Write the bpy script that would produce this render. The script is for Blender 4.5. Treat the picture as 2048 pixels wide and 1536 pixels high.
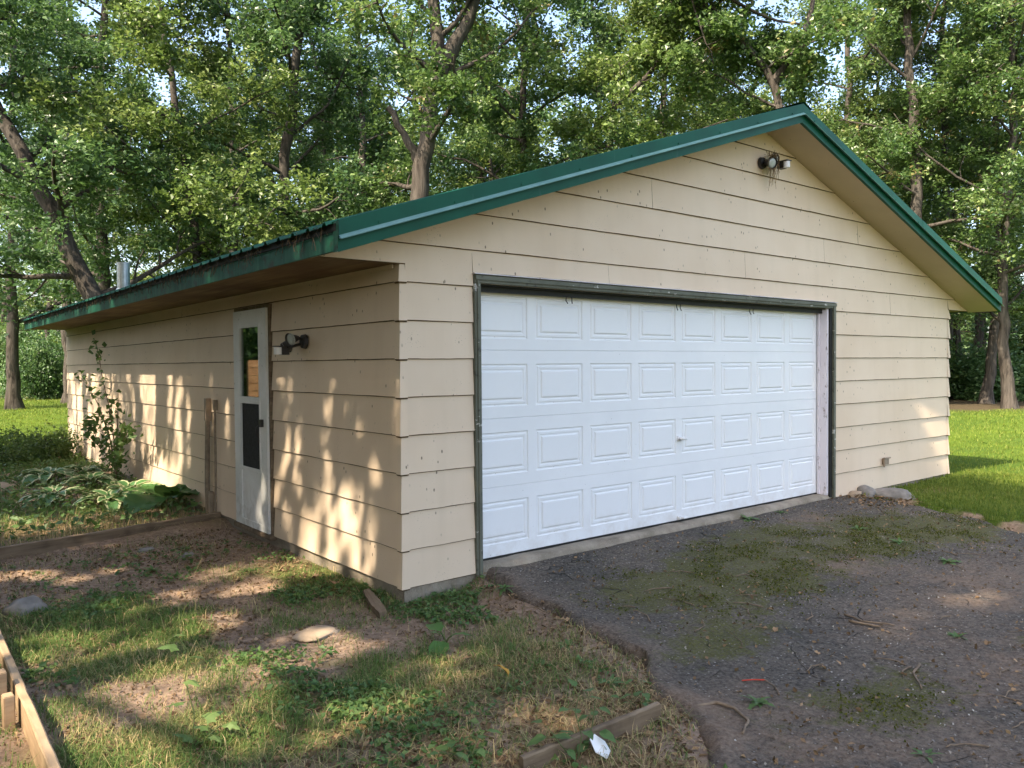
import bpy, bmesh, math, random
import numpy as np
from mathutils import Vector, Matrix

# ------------------------------------------------------------------ scene, camera, sky, sun
for o in list(bpy.data.objects):
    bpy.data.objects.remove(o)
scn = bpy.context.scene
COL = scn.collection
rnd = random.Random(7)
rng = np.random.default_rng(11)

cam_d = bpy.data.cameras.new('camera')
cam_d.sensor_width = 36.0
cam_d.lens = 27.93
cam_d.clip_start = 0.05
cam_d.clip_end = 600
cam = bpy.data.objects.new('camera', cam_d)
COL.objects.link(cam)
CAM = Vector((-2.853, -4.765, 1.563))
yaw, pitch, roll = math.radians(38.869), math.radians(-1.437), math.radians(-0.4395)
fw = Vector((math.sin(yaw) * math.cos(pitch), math.cos(yaw) * math.cos(pitch), math.sin(pitch)))
rt = Vector((math.cos(yaw), -math.sin(yaw), 0))
up = rt.cross(fw)
rt2 = rt * math.cos(roll) + up * math.sin(roll)
up2 = -rt * math.sin(roll) + up * math.cos(roll)
m = Matrix((rt2, up2, -fw)).transposed().to_4x4()
m.translation = CAM
cam.matrix_world = m
scn.camera = cam

SUN = Vector((-0.632, -0.135, 0.763)).normalized()
world = bpy.data.worlds.new('World')
scn.world = world
world.use_nodes = True
wn = world.node_tree
bg = wn.nodes['Background']
sky = wn.nodes.new('ShaderNodeTexSky')
sky.sky_type = 'NISHITA'
sky.sun_disc = False
sky.sun_elevation = math.asin(SUN.z)
sky.sun_rotation = math.atan2(SUN.x, SUN.y)
sky.air_density = 1.0
sky.dust_density = 4.0
sky.ozone_density = 0.2
wn.links.new(sky.outputs[0], bg.inputs[0])
bg.inputs[1].default_value = 0.15

sun_d = bpy.data.lights.new('sun', 'SUN')
sun_d.energy = 3.5
sun_d.angle = math.radians(0.6)
sun_d.color = (1.0, 0.85, 0.66)
sun = bpy.data.objects.new('sun', sun_d)
sun.rotation_euler = SUN.to_track_quat('Z', 'Y').to_euler()
sun.location = (-20, -5, 30)
COL.objects.link(sun)

scn.view_settings.view_transform = 'Standard'
scn.view_settings.look = 'None'
scn.view_settings.gamma = 1.0
scn.view_settings.use_curve_mapping = False
scn.view_settings.exposure = 2.0
scn.cycles.max_bounces = 5
scn.cycles.diffuse_bounces = 2
scn.cycles.glossy_bounces = 2
scn.cycles.transmission_bounces = 3
scn.cycles.transparent_max_bounces = 6

# ------------------------------------------------------------------ helpers
def mesh_np(name, V, quads=None, tris=None, mat_q=None, mats=(), attr=None, smooth=False):
    me = bpy.data.meshes.new(name)
    V = np.asarray(V, dtype=np.float32)
    me.vertices.add(len(V))
    me.vertices.foreach_set('co', V.ravel())
    parts = []
    if quads is not None and len(quads): parts.append(np.asarray(quads, dtype=np.int32))
    if tris is not None and len(tris): parts.append(np.asarray(tris, dtype=np.int32))
    li = np.concatenate([q.ravel() for q in parts])
    ls, n = [], 0
    for q in parts:
        ls.append(n + np.arange(len(q)) * q.shape[1]); n += q.size
    ls = np.concatenate(ls)
    me.loops.add(len(li)); me.loops.foreach_set('vertex_index', li)
    me.polygons.add(len(ls)); me.polygons.foreach_set('loop_start', ls.astype(np.int32))
    for mt in mats: me.materials.append(mt)
    if mat_q is not None: me.polygons.foreach_set('material_index', np.asarray(mat_q, dtype=np.int32))
    me.polygons.foreach_set('use_smooth', np.full(len(ls), bool(smooth)))
    me.update(calc_edges=True)
    if attr:
        for k, (dom, arr) in attr.items():
            a = me.attributes.new(k, 'FLOAT', dom)
            a.data.foreach_set('value', np.asarray(arr, dtype=np.float32))
    me.validate()
    return me

def link(name, me, parent=None, loc=None, rot=None, scale=None, label=None, cat=None, group=None, kind=None):
    o = bpy.data.objects.new(name, me)
    COL.objects.link(o)
    if parent is not None: o.parent = parent
    if loc is not None: o.location = loc
    if rot is not None: o.rotation_euler = rot
    if scale is not None: o.scale = (scale,) * 3 if np.isscalar(scale) else scale
    tag(o, label, cat, group, kind)
    return o

def tag(o, label=None, cat=None, group=None, kind=None):
    if label: o['label'] = label
    if cat: o['category'] = cat
    if group: o['group'] = group
    if kind: o['kind'] = kind
    return o

def thing(name, label, cat, loc=(0, 0, 0), rz=0, group=None):
    return link(name, None, None, loc, (0, 0, rz), None, label, cat, group)

def copy_tree(o, parent=None):
    c = o.copy(); COL.objects.link(c); c.parent = parent
    for ch in list(o.children): copy_tree(ch, c)
    return c

class MB:
    """collects simple shapes into one mesh"""
    def __init__(s): s.v = []; s.f = []
    def add(s, vs, fs):
        n = len(s.v); s.v += [tuple(x) for x in vs]; s.f += [tuple(i + n for i in q) for q in fs]; return s
    def box(s, x0, x1, y0, y1, z0, z1):
        return s.add([(x0,y0,z0),(x1,y0,z0),(x1,y1,z0),(x0,y1,z0),(x0,y0,z1),(x1,y0,z1),(x1,y1,z1),(x0,y1,z1)],
              [(0,3,2,1),(4,5,6,7),(0,1,5,4),(1,2,6,5),(2,3,7,6),(3,0,4,7)])
    def tube(s, pts, rad, n=8, cap=True):
        pts = [Vector(p) for p in pts]
        if np.isscalar(rad): rad = [rad] * len(pts)
        vs, fs = [], []
        ref = None
        for i, p in enumerate(pts):
            d = (pts[min(i+1, len(pts)-1)] - pts[max(i-1, 0)]).normalized()
            if ref is None: ref = d.orthogonal().normalized()
            a = (ref - d * ref.dot(d)).normalized(); ref = a
            b = d.cross(a)
            for k in range(n):
                t = 2 * math.pi * k / n
                vs.append(p + (a * math.cos(t) + b * math.sin(t)) * rad[i])
        for i in range(len(pts) - 1):
            for k in range(n):
                fs.append((i*n+k, i*n+(k+1)%n, (i+1)*n+(k+1)%n, (i+1)*n+k))
        if cap:
            fs.append(tuple(range(n))[::-1]); fs.append(tuple((len(pts)-1)*n+k for k in range(n)))
        return s.add(vs, fs)
    def sweep(s, prof, ends):
        """prof: list of (a, b) ; ends: list of functions (a, b) -> xyz ; open profile"""
        n = len(prof); vs = [fn(a, b) for fn in ends for a, b in prof]
        fs = [(j*n+i, j*n+i+1, (j+1)*n+i+1, (j+1)*n+i) for j in range(len(ends)-1) for i in range(n-1)]
        return s.add(vs, fs)
    def mesh(s, name, mat, bevel=0, smooth=False):
        me = bpy.data.meshes.new(name)
        me.from_pydata(s.v, [], s.f)
        if mat: me.materials.append(mat)
        if bevel:
            bm = bmesh.new(); bm.from_mesh(me)
            bmesh.ops.recalc_face_normals(bm, faces=bm.faces)
            bmesh.ops.bevel(bm, geom=bm.edges[:], offset=bevel, segments=2, affect='EDGES', clamp_overlap=True)
            bm.to_mesh(me); bm.free()
        else:
            bm = bmesh.new(); bm.from_mesh(me)
            bmesh.ops.recalc_face_normals(bm, faces=bm.faces)
            bm.to_mesh(me); bm.free()
        if smooth:
            me.polygons.foreach_set('use_smooth', np.ones(len(me.polygons), dtype=bool))
        me.update()
        return me
    def build(s, name, mat, parent=None, loc=None, rot=None, bevel=0, smooth=False, **kw):
        return link(name, s.mesh(name, mat, bevel, smooth), parent, loc, rot, None, **kw)

# value noise for shaping
_perm = rng.random((256, 256))
def vnoise(x, y, s=1.0):
    x = np.asarray(x, float) * s + 100.3; y = np.asarray(y, float) * s + 57.7
    xi = np.floor(x).astype(int); yi = np.floor(y).astype(int)
    fx = x - xi; fy = y - yi
    fx = fx * fx * (3 - 2 * fx); fy = fy * fy * (3 - 2 * fy)
    g = lambda a, b: _perm[a % 256, b % 256]
    return (g(xi, yi) * (1-fx) + g(xi+1, yi) * fx) * (1-fy) + (g(xi, yi+1) * (1-fx) + g(xi+1, yi+1) * fx) * fy
def fbm(x, y, s=1.0, o=4):
    t = 0; a = 0.5; n = 0
    for i in range(o):
        t = t + a * vnoise(x, y, s * 2 ** i); n += a; a *= 0.5
    return t / n
def sstep(a, b, x):
    t = np.clip((np.asarray(x, float) - a) / (b - a), 0, 1)
    return t * t * (3 - 2 * t)

# ------------------------------------------------------------------ materials
class NT:
    def __init__(s, name, rough=0.7, spec=0.3):
        s.m = bpy.data.materials.new(name); s.m.use_nodes = True
        s.t = s.m.node_tree; s.b = s.t.nodes['Principled BSDF']
        s.b.inputs['Roughness'].default_value = rough
        s.b.inputs['Specular IOR Level'].default_value = spec
        s._tc = None
    def n(s, typ, **kw):
        x = s.t.nodes.new(typ)
        for k, v in kw.items(): setattr(x, k, v)
        return x
    def lk(s, a, b): s.t.links.new(a, b)
    def co(s, kind='Object'):
        if s._tc is None: s._tc = s.n('ShaderNodeTexCoord')
        return s._tc.outputs[kind]
    def mapping(s, scale=(1, 1, 1), loc=(0, 0, 0), kind='Object'):
        x = s.n('ShaderNodeMapping'); x.inputs['Scale'].default_value = scale; x.inputs['Location'].default_value = loc
        s.lk(s.co(kind), x.inputs[0]); return x.outputs[0]
    def noise(s, scale=5, detail=4, rough=0.55, vec=None, dist=0):
        x = s.n('ShaderNodeTexNoise'); x.inputs['Scale'].default_value = scale
        x.inputs['Detail'].default_value = detail; x.inputs['Roughness'].default_value = rough
        x.inputs['Distortion'].default_value = dist
        s.lk(vec if vec is not None else s.co(), x.inputs['Vector']); return x.outputs['Fac']
    def voro(s, scale=5, feature='F1', vec=None, out='Distance', rnd_=1.0):
        x = s.n('ShaderNodeTexVoronoi', feature=feature); x.inputs['Scale'].default_value = scale
        x.inputs['Randomness'].default_value = rnd_
        s.lk(vec if vec is not None else s.co(), x.inputs['Vector']); return x.outputs[out]
    def ramp(s, fac, stops, interp='LINEAR'):
        x = s.n('ShaderNodeValToRGB'); x.color_ramp.interpolation = interp
        e = x.color_ramp.elements
        while len(e) < len(stops): e.new(0.5)
        for i, (p, c) in enumerate(stops):
            e[i].position = p
            e[i].color = (c, c, c, 1) if np.isscalar(c) else (*c, 1)
        s.lk(fac, x.inputs[0]); return x.outputs[0]
    def mix(s, fac, a, b, mode='MIX'):
        x = s.n('ShaderNodeMix', data_type='RGBA', blend_type=mode)
        for sock, v in ((x.inputs[0], fac), (x.inputs[6], a), (x.inputs[7], b)):
            if isinstance(v, bpy.types.NodeSocket): s.lk(v, sock)
            elif np.isscalar(v): sock.default_value = v if sock.type == 'VALUE' else (v, v, v, 1)
            else: sock.default_value = (*v, 1)
        return x.outputs[2]
    def math(s, op, a, b=0.0, clamp=False):
        x = s.n('ShaderNodeMath', operation=op); x.use_clamp = clamp
        for i, v in enumerate((a, b)):
            if isinstance(v, bpy.types.NodeSocket): s.lk(v, x.inputs[i])
            else: x.inputs[i].default_value = v
        return x.outputs[0]
    def attr(s, name):
        x = s.n('ShaderNodeAttribute', attribute_name=name); return x.outputs['Fac']
    def bump(s, h, strength=0.3, dist=0.01, prev=None):
        x = s.n('ShaderNodeBump'); x.inputs['Strength'].default_value = strength; x.inputs['Distance'].default_value = dist
        s.lk(h, x.inputs['Height'])
        if prev is not None: s.lk(prev, x.inputs['Normal'])
        s.lk(x.outputs[0], s.b.inputs['Normal']); return x.outputs[0]
    def col(s, c):
        if isinstance(c, bpy.types.NodeSocket): s.lk(c, s.b.inputs['Base Color'])
        else: s.b.inputs['Base Color'].default_value = (*c, 1)
        return s
    def rough(s, v):
        if isinstance(v, bpy.types.NodeSocket): s.lk(v, s.b.inputs['Roughness'])
        else: s.b.inputs['Roughness'].default_value = v
        return s

def plain(name, c, rough=0.6, var=0.15, scale=8, bump=0.0, spec=0.3, metal=0.0):
    t = NT(name, rough, spec)
    n = t.noise(scale, 5)
    lo = tuple(x * (1 - var) for x in c); hi = tuple(min(1, x * (1 + var)) for x in c)
    t.col(t.ramp(n, [(0.3, lo), (0.7, hi)]))
    t.b.inputs['Metallic'].default_value = metal
    if bump: t.bump(t.noise(scale * 4, 4), bump, 0.005)
    return t.m

M = {}
def mat_siding():
    t = NT('siding_paint', 0.55, 0.25)
    base = t.ramp(t.noise(1.3, 3), [(0.35, (0.665, 0.525, 0.38)), (0.65, (0.71, 0.575, 0.43))])
    streak = t.noise(1.0, 3, 0.6, t.mapping((5, 5, 0.5)))
    c = t.mix(t.ramp(streak, [(0.5, 0.0), (0.8, 0.14)]), base, (0.42, 0.33, 0.22), 'MIX')
    # grime, small insect and mud specks
    v = t.voro(17, vec=t.mapping((1, 1, 0.55)))
    pick = t.noise(2.7, 3)
    sp = t.math('MULTIPLY', t.ramp(v, [(0.09, 1.0), (0.14, 0.0)]), t.ramp(pick, [(0.49, 0.0), (0.57, 1.0)]))
    c = t.mix(t.math('MULTIPLY', sp, 0.8), c, (0.07, 0.045, 0.025))
    v2 = t.voro(60); sp2 = t.math('MULTIPLY', t.ramp(v2, [(0.12, 1.0), (0.2, 0.0)]), t.ramp(t.noise(5, 3), [(0.55, 0.0), (0.66, 1.0)]))
    c = t.mix(t.math('MULTIPLY', sp2, 0.55), c, (0.12, 0.08, 0.05))
    t.col(c)
    gr = t.noise(1.0, 2, 0.6, t.mapping((22, 22, 160)))
    b = t.bump(gr, 0.08, 0.003)
    t.bump(t.noise(2.2, 2), 0.12, 0.02, b)
    return t.m
M['siding'] = mat_siding()
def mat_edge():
    t = NT('siding_lap_shadow_dirt', 0.8, 0.1)
    t.col(t.ramp(t.noise(14, 4), [(0.35, (0.065, 0.043, 0.025)), (0.6, (0.15, 0.105, 0.063))]))  # dark lap edge: shadow line and dirt painted as one colour
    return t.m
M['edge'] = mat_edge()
def mat_soffit():
    t = NT('soffit_plywood', 0.75, 0.15)
    g = t.noise(1.0, 5, 0.6, t.mapping((14, 1.1, 4)))
    c = t.ramp(g, [(0.3, (0.115, 0.075, 0.038)), (0.7, (0.23, 0.16, 0.085))])
    c = t.mix(t.ramp(t.noise(1.4, 4), [(0.45, 0.0), (0.65, 0.7)]), c, (0.10, 0.055, 0.03))
    t.col(c); return t.m
M['soffit'] = mat_soffit()
def mat_rakesoffit():
    t = NT('rake_soffit_paint', 0.6, 0.2)
    c = t.ramp(t.noise(1.5, 4), [(0.35, (0.48, 0.38, 0.26)), (0.65, (0.55, 0.44, 0.30))])
    v = t.voro(14); sp = t.math('MULTIPLY', t.ramp(v, [(0.07, 1.0), (0.11, 0.0)]), t.ramp(t.noise(3, 2), [(0.55, 0.0), (0.62, 1.0)]))
    t.col(t.mix(t.math('MULTIPLY', sp, 0.7), c, (0.1, 0.07, 0.04))); return t.m
M['rakesoffit'] = mat_rakesoffit()
def mat_green(name, dirt=0.0):
    t = NT(name, 0.5, 0.22)
    c = t.ramp(t.noise(3, 4), [(0.35, (0.002, 0.062, 0.034)), (0.65, (0.003, 0.082, 0.046))])
    sc = t.noise(1.0, 5, 0.7, t.mapping((30, 30, 4)))
    c = t.mix(t.ramp(sc, [(0.62, 0.0), (0.75, 0.25)]), c, (0.10, 0.17, 0.15))
    if dirt:
        st = t.noise(1.0, 6, 0.65, t.mapping((14, 14, 1.6)))
        c = t.mix(t.ramp(st, [(0.4, 0.0), (0.6, dirt)]), c, (0.07, 0.19, 0.13))
        c = t.mix(t.ramp(t.noise(9, 5), [(0.54, 0.0), (0.66, 0.8)]), c, (0.035, 0.03, 0.02))
        t.rough(0.55)
    t.col(c)
    t.bump(t.noise(4, 2), 0.05, 0.02)
    return t.m
M['green'] = mat_green('green_steel')
M['greendirty'] = mat_green('green_steel_weathered', 0.4)
def mat_lip():
    t = NT('green_hem_highlight', 0.3, 0.6)
    t.col(t.ramp(t.noise(4, 4), [(0.4, (0.11, 0.24, 0.225)), (0.7, (0.16, 0.30, 0.285))]))  # paler than the trim: sky highlight on the hem put into its colour
    return t.m
M['lip'] = mat_lip()
def mat_door():
    t = NT('door_white_steel', 0.42, 0.4)
    c = t.ramp(t.noise(1.2, 4), [(0.35, (0.78, 0.79, 0.80)), (0.7, (0.83, 0.835, 0.84))])
    sz = t.n('ShaderNodeSeparateXYZ'); t.lk(t.n('ShaderNodeNewGeometry').outputs['Position'], sz.inputs[0])
    low = t.math('SUBTRACT', 0.30, sz.outputs[2])
    d = t.math('MULTIPLY', t.ramp(low, [(0.0, 0.04), (0.3, 0.45)]), t.ramp(t.noise(7, 5, 0.7), [(0.42, 0.0), (0.66, 1.0)]))
    c = t.mix(d, c, (0.50, 0.43, 0.35))
    v = t.voro(23); sp = t.math('MULTIPLY', t.ramp(v, [(0.05, 1.0), (0.085, 0.0)]), t.ramp(t.noise(2, 3), [(0.56, 0.0), (0.62, 1.0)]))
    c = t.mix(t.math('MULTIPLY', sp, 0.7), c, (0.08, 0.07, 0.06))
    t.col(c)
    t.bump(t.noise(1.0, 4, 0.6, t.mapping((40, 40, 260))), 0.06, 0.002)
    return t.m
M['door'] = mat_door()
def mat_frame():
    t = NT('frame_olive_paint', 0.6, 0.25)
    c = t.ramp(t.noise(3, 4), [(0.35, (0.105, 0.11, 0.082)), (0.65, (0.145, 0.15, 0.115))])
    chip = t.noise(1.0, 6, 0.65, t.mapping((7, 7, 12)))
    c = t.mix(t.ramp(chip, [(0.63, 0.0), (0.65, 1.0)], 'LINEAR'), c, (0.55, 0.54, 0.50))
    c = t.mix(t.ramp(t.noise(20, 4), [(0.58, 0.0), (0.7, 0.7)]), c, (0.03, 0.03, 0.025))
    t.col(c); t.bump(chip, 0.3, 0.004); return t.m
M['frame'] = mat_frame()
def mat_jamb():
    t = NT('jamb_white_paint', 0.55, 0.25)
    c = t.ramp(t.noise(2, 3), [(0.35, (0.68, 0.64, 0.68)), (0.65, (0.76, 0.72, 0.75))])
    c = t.mix(t.ramp(t.noise(18, 6, 0.7, t.mapping((1, 1, 0.5))), [(0.58, 0.0), (0.66, 0.75)]), c, (0.14, 0.09, 0.06))
    t.col(c); return t.m
M['jamb'] = mat_jamb()
M['black'] = plain('weatherstrip_rubber', (0.018, 0.018, 0.016), 0.6, 0.3, 12)
M['blackmetal'] = plain('dark_bronze_metal', (0.022, 0.019, 0.017), 0.45, 0.3, 15, spec=0.5)
def mat_concrete():
    t = NT('concrete', 0.9, 0.15)
    c = t.ramp(t.noise(5, 6, 0.65), [(0.3, (0.20, 0.165, 0.125)), (0.7, (0.37, 0.32, 0.25))])
    c = t.mix(t.ramp(t.noise(2.2, 4), [(0.45, 0.0), (0.65, 0.6)]), c, (0.13, 0.11, 0.075))
    c = t.mix(t.ramp(t.voro(90), [(0.1, 0.4), (0.3, 0.0)]), c, (0.5, 0.46, 0.4))
    t.col(c); t.bump(t.noise(40, 5, 0.7), 0.5, 0.01); return t.m
M['concrete'] = mat_concrete()
def mat_storm():
    t = NT('storm_door_white', 0.5, 0.3)
    c = t.ramp(t.noise(2.4, 4), [(0.35, (0.66, 0.66, 0.63)), (0.65, (0.76, 0.76, 0.74))])
    sz = t.n('ShaderNodeSeparateXYZ'); t.lk(t.co(), sz.inputs[0])
    low = t.math('SUBTRACT', 0.55, sz.outputs[2])
    dn = t.noise(6, 6, 0.7, dist=1.0)
    c = t.mix(t.math('MULTIPLY', t.ramp(low, [(0.0, 0.1), (0.45, 0.75)]), t.ramp(dn, [(0.45, 0.0), (0.7, 1.0)])), c, (0.40, 0.36, 0.30))
    c = t.mix(t.ramp(t.noise(26, 4, 0.7), [(0.66, 0.0), (0.72, 0.8)]), c, (0.12, 0.1, 0.08))
    t.col(c); return t.m
M['storm'] = mat_storm()
def mat_glass():
    t = NT('window_glass', 0.02, 0.5)
    for l in list(t.t.links): t.t.links.remove(l)
    out = t.t.nodes['Material Output']
    gl = t.n('ShaderNodeBsdfGlossy'); gl.inputs['Roughness'].default_value = 0.02; gl.inputs[0].default_value = (0.85, 0.9, 0.87, 1)
    tr = t.n('ShaderNodeBsdfTransparent'); tr.inputs[0].default_value = (0.75, 0.8, 0.76, 1)
    fr = t.n('ShaderNodeFresnel'); fr.inputs[0].default_value = 1.5
    fac = t.math('ADD', t.math('MULTIPLY', fr.outputs[0], 1.3), 0.10, True)
    mx = t.n('ShaderNodeMixShader'); t.lk(fac, mx.inputs[0]); t.lk(tr.outputs[0], mx.inputs[1]); t.lk(gl.outputs[0], mx.inputs[2])
    t.lk(mx.outputs[0], out.inputs[0]); return t.m
M['glass'] = mat_glass()
M['screen'] = plain('insect_screen', (0.03, 0.03, 0.028), 0.7, 0.3, 30)
M['inner'] = plain('dark_inner_door', (0.10, 0.055, 0.03), 0.6, 0.4, 6)
M['galv'] = plain('galvanised_steel', (0.42, 0.44, 0.43), 0.38, 0.25, 9, metal=0.8)
M['conduit'] = plain('beige_painted_pipe', (0.27, 0.21, 0.15), 0.65, 0.3, 12)
M['lens'] = plain('lamp_lens', (0.42, 0.44, 0.42), 0.15, 0.1, 30, spec=0.6)
M['whiteplastic'] = plain('white_plastic', (0.78, 0.77, 0.76), 0.45, 0.05, 9)
M['straw'] = plain('dry_straw', (0.26, 0.18, 0.10), 0.85, 0.4, 30)
def mat_wood(name, a, b):
    t = NT(name, 0.75, 0.15)
    g = t.noise(1.0, 6, 0.6, t.mapping((2.2, 26, 26)), dist=0.6)
    c = t.ramp(g, [(0.3, a), (0.7, b)])
    c = t.mix(t.ramp(t.noise(3.0, 5), [(0.5, 0.0), (0.72, 0.65)]), c, tuple(x * 0.35 for x in a))
    t.col(c); t.bump(g, 0.35, 0.006); return t.m
M['grey_wood'] = mat_wood('weathered_timber', (0.12, 0.085, 0.055), (0.26, 0.195, 0.13))
M['tan_wood'] = mat_wood('tan_timber', (0.30, 0.20, 0.12), (0.48, 0.35, 0.22))
M['cedar'] = mat_wood('cedar_plank', (0.42, 0.22, 0.11), (0.60, 0.36, 0.20))
def mat_bark():
    t = NT('bark', 0.9, 0.1)
    g = t.noise(1.0, 6, 0.65, t.mapping((9, 9, 1.5)), dist=0.8)
    c = t.ramp(g, [(0.32, (0.022, 0.019, 0.016)), (0.62, (0.092, 0.080, 0.068))])
    c = t.mix(t.ramp(t.noise(1.1, 3), [(0.45, 0.0), (0.7, 0.5)]), c, (0.082, 0.080, 0.072))
    t.col(c); t.bump(g, 0.9, 0.05); return t.m
M['bark'] = mat_bark()
def mat_leaf(name, stops, trans=0.5, rough=0.5, spec=0.35):
    t = NT(name, rough, spec)
    c = t.ramp(t.attr('tint'), stops)
    t.col(c)
    out = t.t.nodes['Material Output']
    tl = t.n('ShaderNodeBsdfTranslucent')
    tc = t.mix(0.25, c, (0.16, 0.26, 0.03), 'ADD')
    t.lk(tc, tl.inputs[0])
    mx = t.n('ShaderNodeMixShader'); mx.inputs[0].default_value = trans
    t.lk(t.b.outputs[0], mx.inputs[1]); t.lk(tl.outputs[0], mx.inputs[2])
    t.lk(mx.outputs[0], out.inputs[0]); return t.m
M['leafA'] = mat_leaf('oak_leaves', [(0.0, (0.036, 0.078, 0.022)), (0.5, (0.098, 0.17, 0.048)), (0.93, (0.225, 0.29, 0.10)), (1.0, (0.24, 0.19, 0.08))], 0.35, 0.4, 0.5)
M['leafB'] = mat_leaf('maple_leaves', [(0.0, (0.03, 0.072, 0.026)), (0.5, (0.075, 0.15, 0.052)), (1.0, (0.17, 0.255, 0.095))], 0.35, 0.4, 0.5)
M['leafC'] = mat_leaf('light_leaves', [(0.0, (0.05, 0.095, 0.022)), (0.5, (0.135, 0.20, 0.052)), (1.0, (0.26, 0.31, 0.10))], 0.35, 0.4, 0.5)
M['shrub'] = mat_leaf('shrub_leaves', [(0.0, (0.04, 0.08, 0.022)), (0.5, (0.075, 0.13, 0.036)), (1.0, (0.14, 0.20, 0.055))], 0.35)
M['grass'] = mat_leaf('grass_blades', [(0.0, (0.062, 0.125, 0.03)), (0.45, (0.115, 0.195, 0.048)), (0.75, (0.28, 0.27, 0.105)), (1.0, (0.54, 0.40, 0.215))], 0.3, 0.6, 0.2)
M['lawn'] = mat_leaf('lawn_blades', [(0.0, (0.075, 0.125, 0.018)), (0.5, (0.145, 0.195, 0.03)), (0.9, (0.25, 0.265, 0.06)), (1.0, (0.30, 0.25, 0.10))], 0.35, 0.6, 0.2)
M['weed'] = mat_leaf('weed_leaves', [(0.0, (0.045, 0.10, 0.025)), (0.5, (0.085, 0.16, 0.045)), (1.0, (0.17, 0.235, 0.07))], 0.3)
M['litter'] = mat_leaf('dead_leaves', [(0.0, (0.085, 0.052, 0.03)), (0.5, (0.21, 0.135, 0.078)), (0.9, (0.37, 0.25, 0.15)), (1.0, (0.36, 0.24, 0.06))], 0.15, 0.8, 0.1)
M['twig'] = plain('dead_twig', (0.17, 0.125, 0.085), 0.85, 0.4, 20)
M['hosta'] = mat_leaf('hosta_green', [(0.0, (0.055, 0.14, 0.045)), (1.0, (0.11, 0.24, 0.075))], 0.25, 0.4)
M['hostaedge'] = mat_leaf('hosta_cream_margin', [(0.0, (0.42, 0.46, 0.24)), (1.0, (0.56, 0.58, 0.34))], 0.25, 0.4)
M['bigleaf'] = mat_leaf('rhubarb_leaf', [(0.0, (0.04, 0.115, 0.028)), (1.0, (0.085, 0.19, 0.045))], 0.3, 0.45)
M['stem'] = plain('green_stem', (0.10, 0.12, 0.04), 0.6, 0.3, 20)
M['rock'] = plain('field_stone', (0.20, 0.185, 0.165), 0.9, 0.35, 7, 0.6)
M['rocktan'] = plain('tan_stone', (0.34, 0.26, 0.18), 0.9, 0.3, 7, 0.6)
M['red'] = plain('red_plastic', (0.48, 0.05, 0.025), 0.6, 0.2, 10)
M['moss'] = mat_leaf('moss_tufts', [(0.0, (0.04, 0.05, 0.008)), (0.5, (0.085, 0.095, 0.016)), (1.0, (0.16, 0.15, 0.035))], 0.2, 0.9, 0.05)
M['pebble'] = mat_leaf('pebbles', [(0.0, (0.14, 0.12, 0.10)), (0.6, (0.30, 0.27, 0.23)), (1.0, (0.55, 0.52, 0.47))], 0.0, 0.85, 0.15)

def mat_ground():
    t = NT('soil_and_turf', 0.95, 0.1)
    n1 = t.noise(2.0, 6, 0.65); n2 = t.noise(24, 6, 0.7)
    soil = t.ramp(n2, [(0.3, (0.115, 0.082, 0.058)), (0.55, (0.29, 0.21, 0.15)), (0.75, (0.45, 0.345, 0.255))])
    soil = t.mix(t.ramp(n1, [(0.45, 0.0), (0.65, 0.55)]), soil, (0.28, 0.19, 0.13))
    v = t.voro(70, out='Color'); lit = t.voro(38)
    soil = t.mix(t.ramp(lit, [(0.10, 0.7), (0.2, 0.0)]), soil, (0.38, 0.28, 0.19))
    turf = t.ramp(t.noise(30, 5, 0.7), [(0.3, (0.03, 0.06, 0.008)), (0.6, (0.07, 0.115, 0.014)), (0.8, (0.13, 0.155, 0.03))])
    turf = t.mix(t.ramp(t.noise(0.6, 4), [(0.42, 0.0), (0.66, 0.6)]), turf, (0.095, 0.14, 0.012))
    straw = t.ramp(t.noise(60, 4, 0.7), [(0.3, (0.15, 0.10, 0.05)), (0.7, (0.34, 0.245, 0.125))])
    c = t.mix(t.attr('turf'), soil, turf)
    c = t.mix(t.attr('dry'), c, straw)
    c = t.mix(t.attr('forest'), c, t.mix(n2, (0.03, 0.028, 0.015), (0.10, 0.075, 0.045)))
    t.col(c)
    b = t.bump(n2, 0.7, 0.03); t.bump(t.noise(80, 4, 0.7), 0.6, 0.012, b)
    return t.m
M['ground'] = mat_ground()
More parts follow.
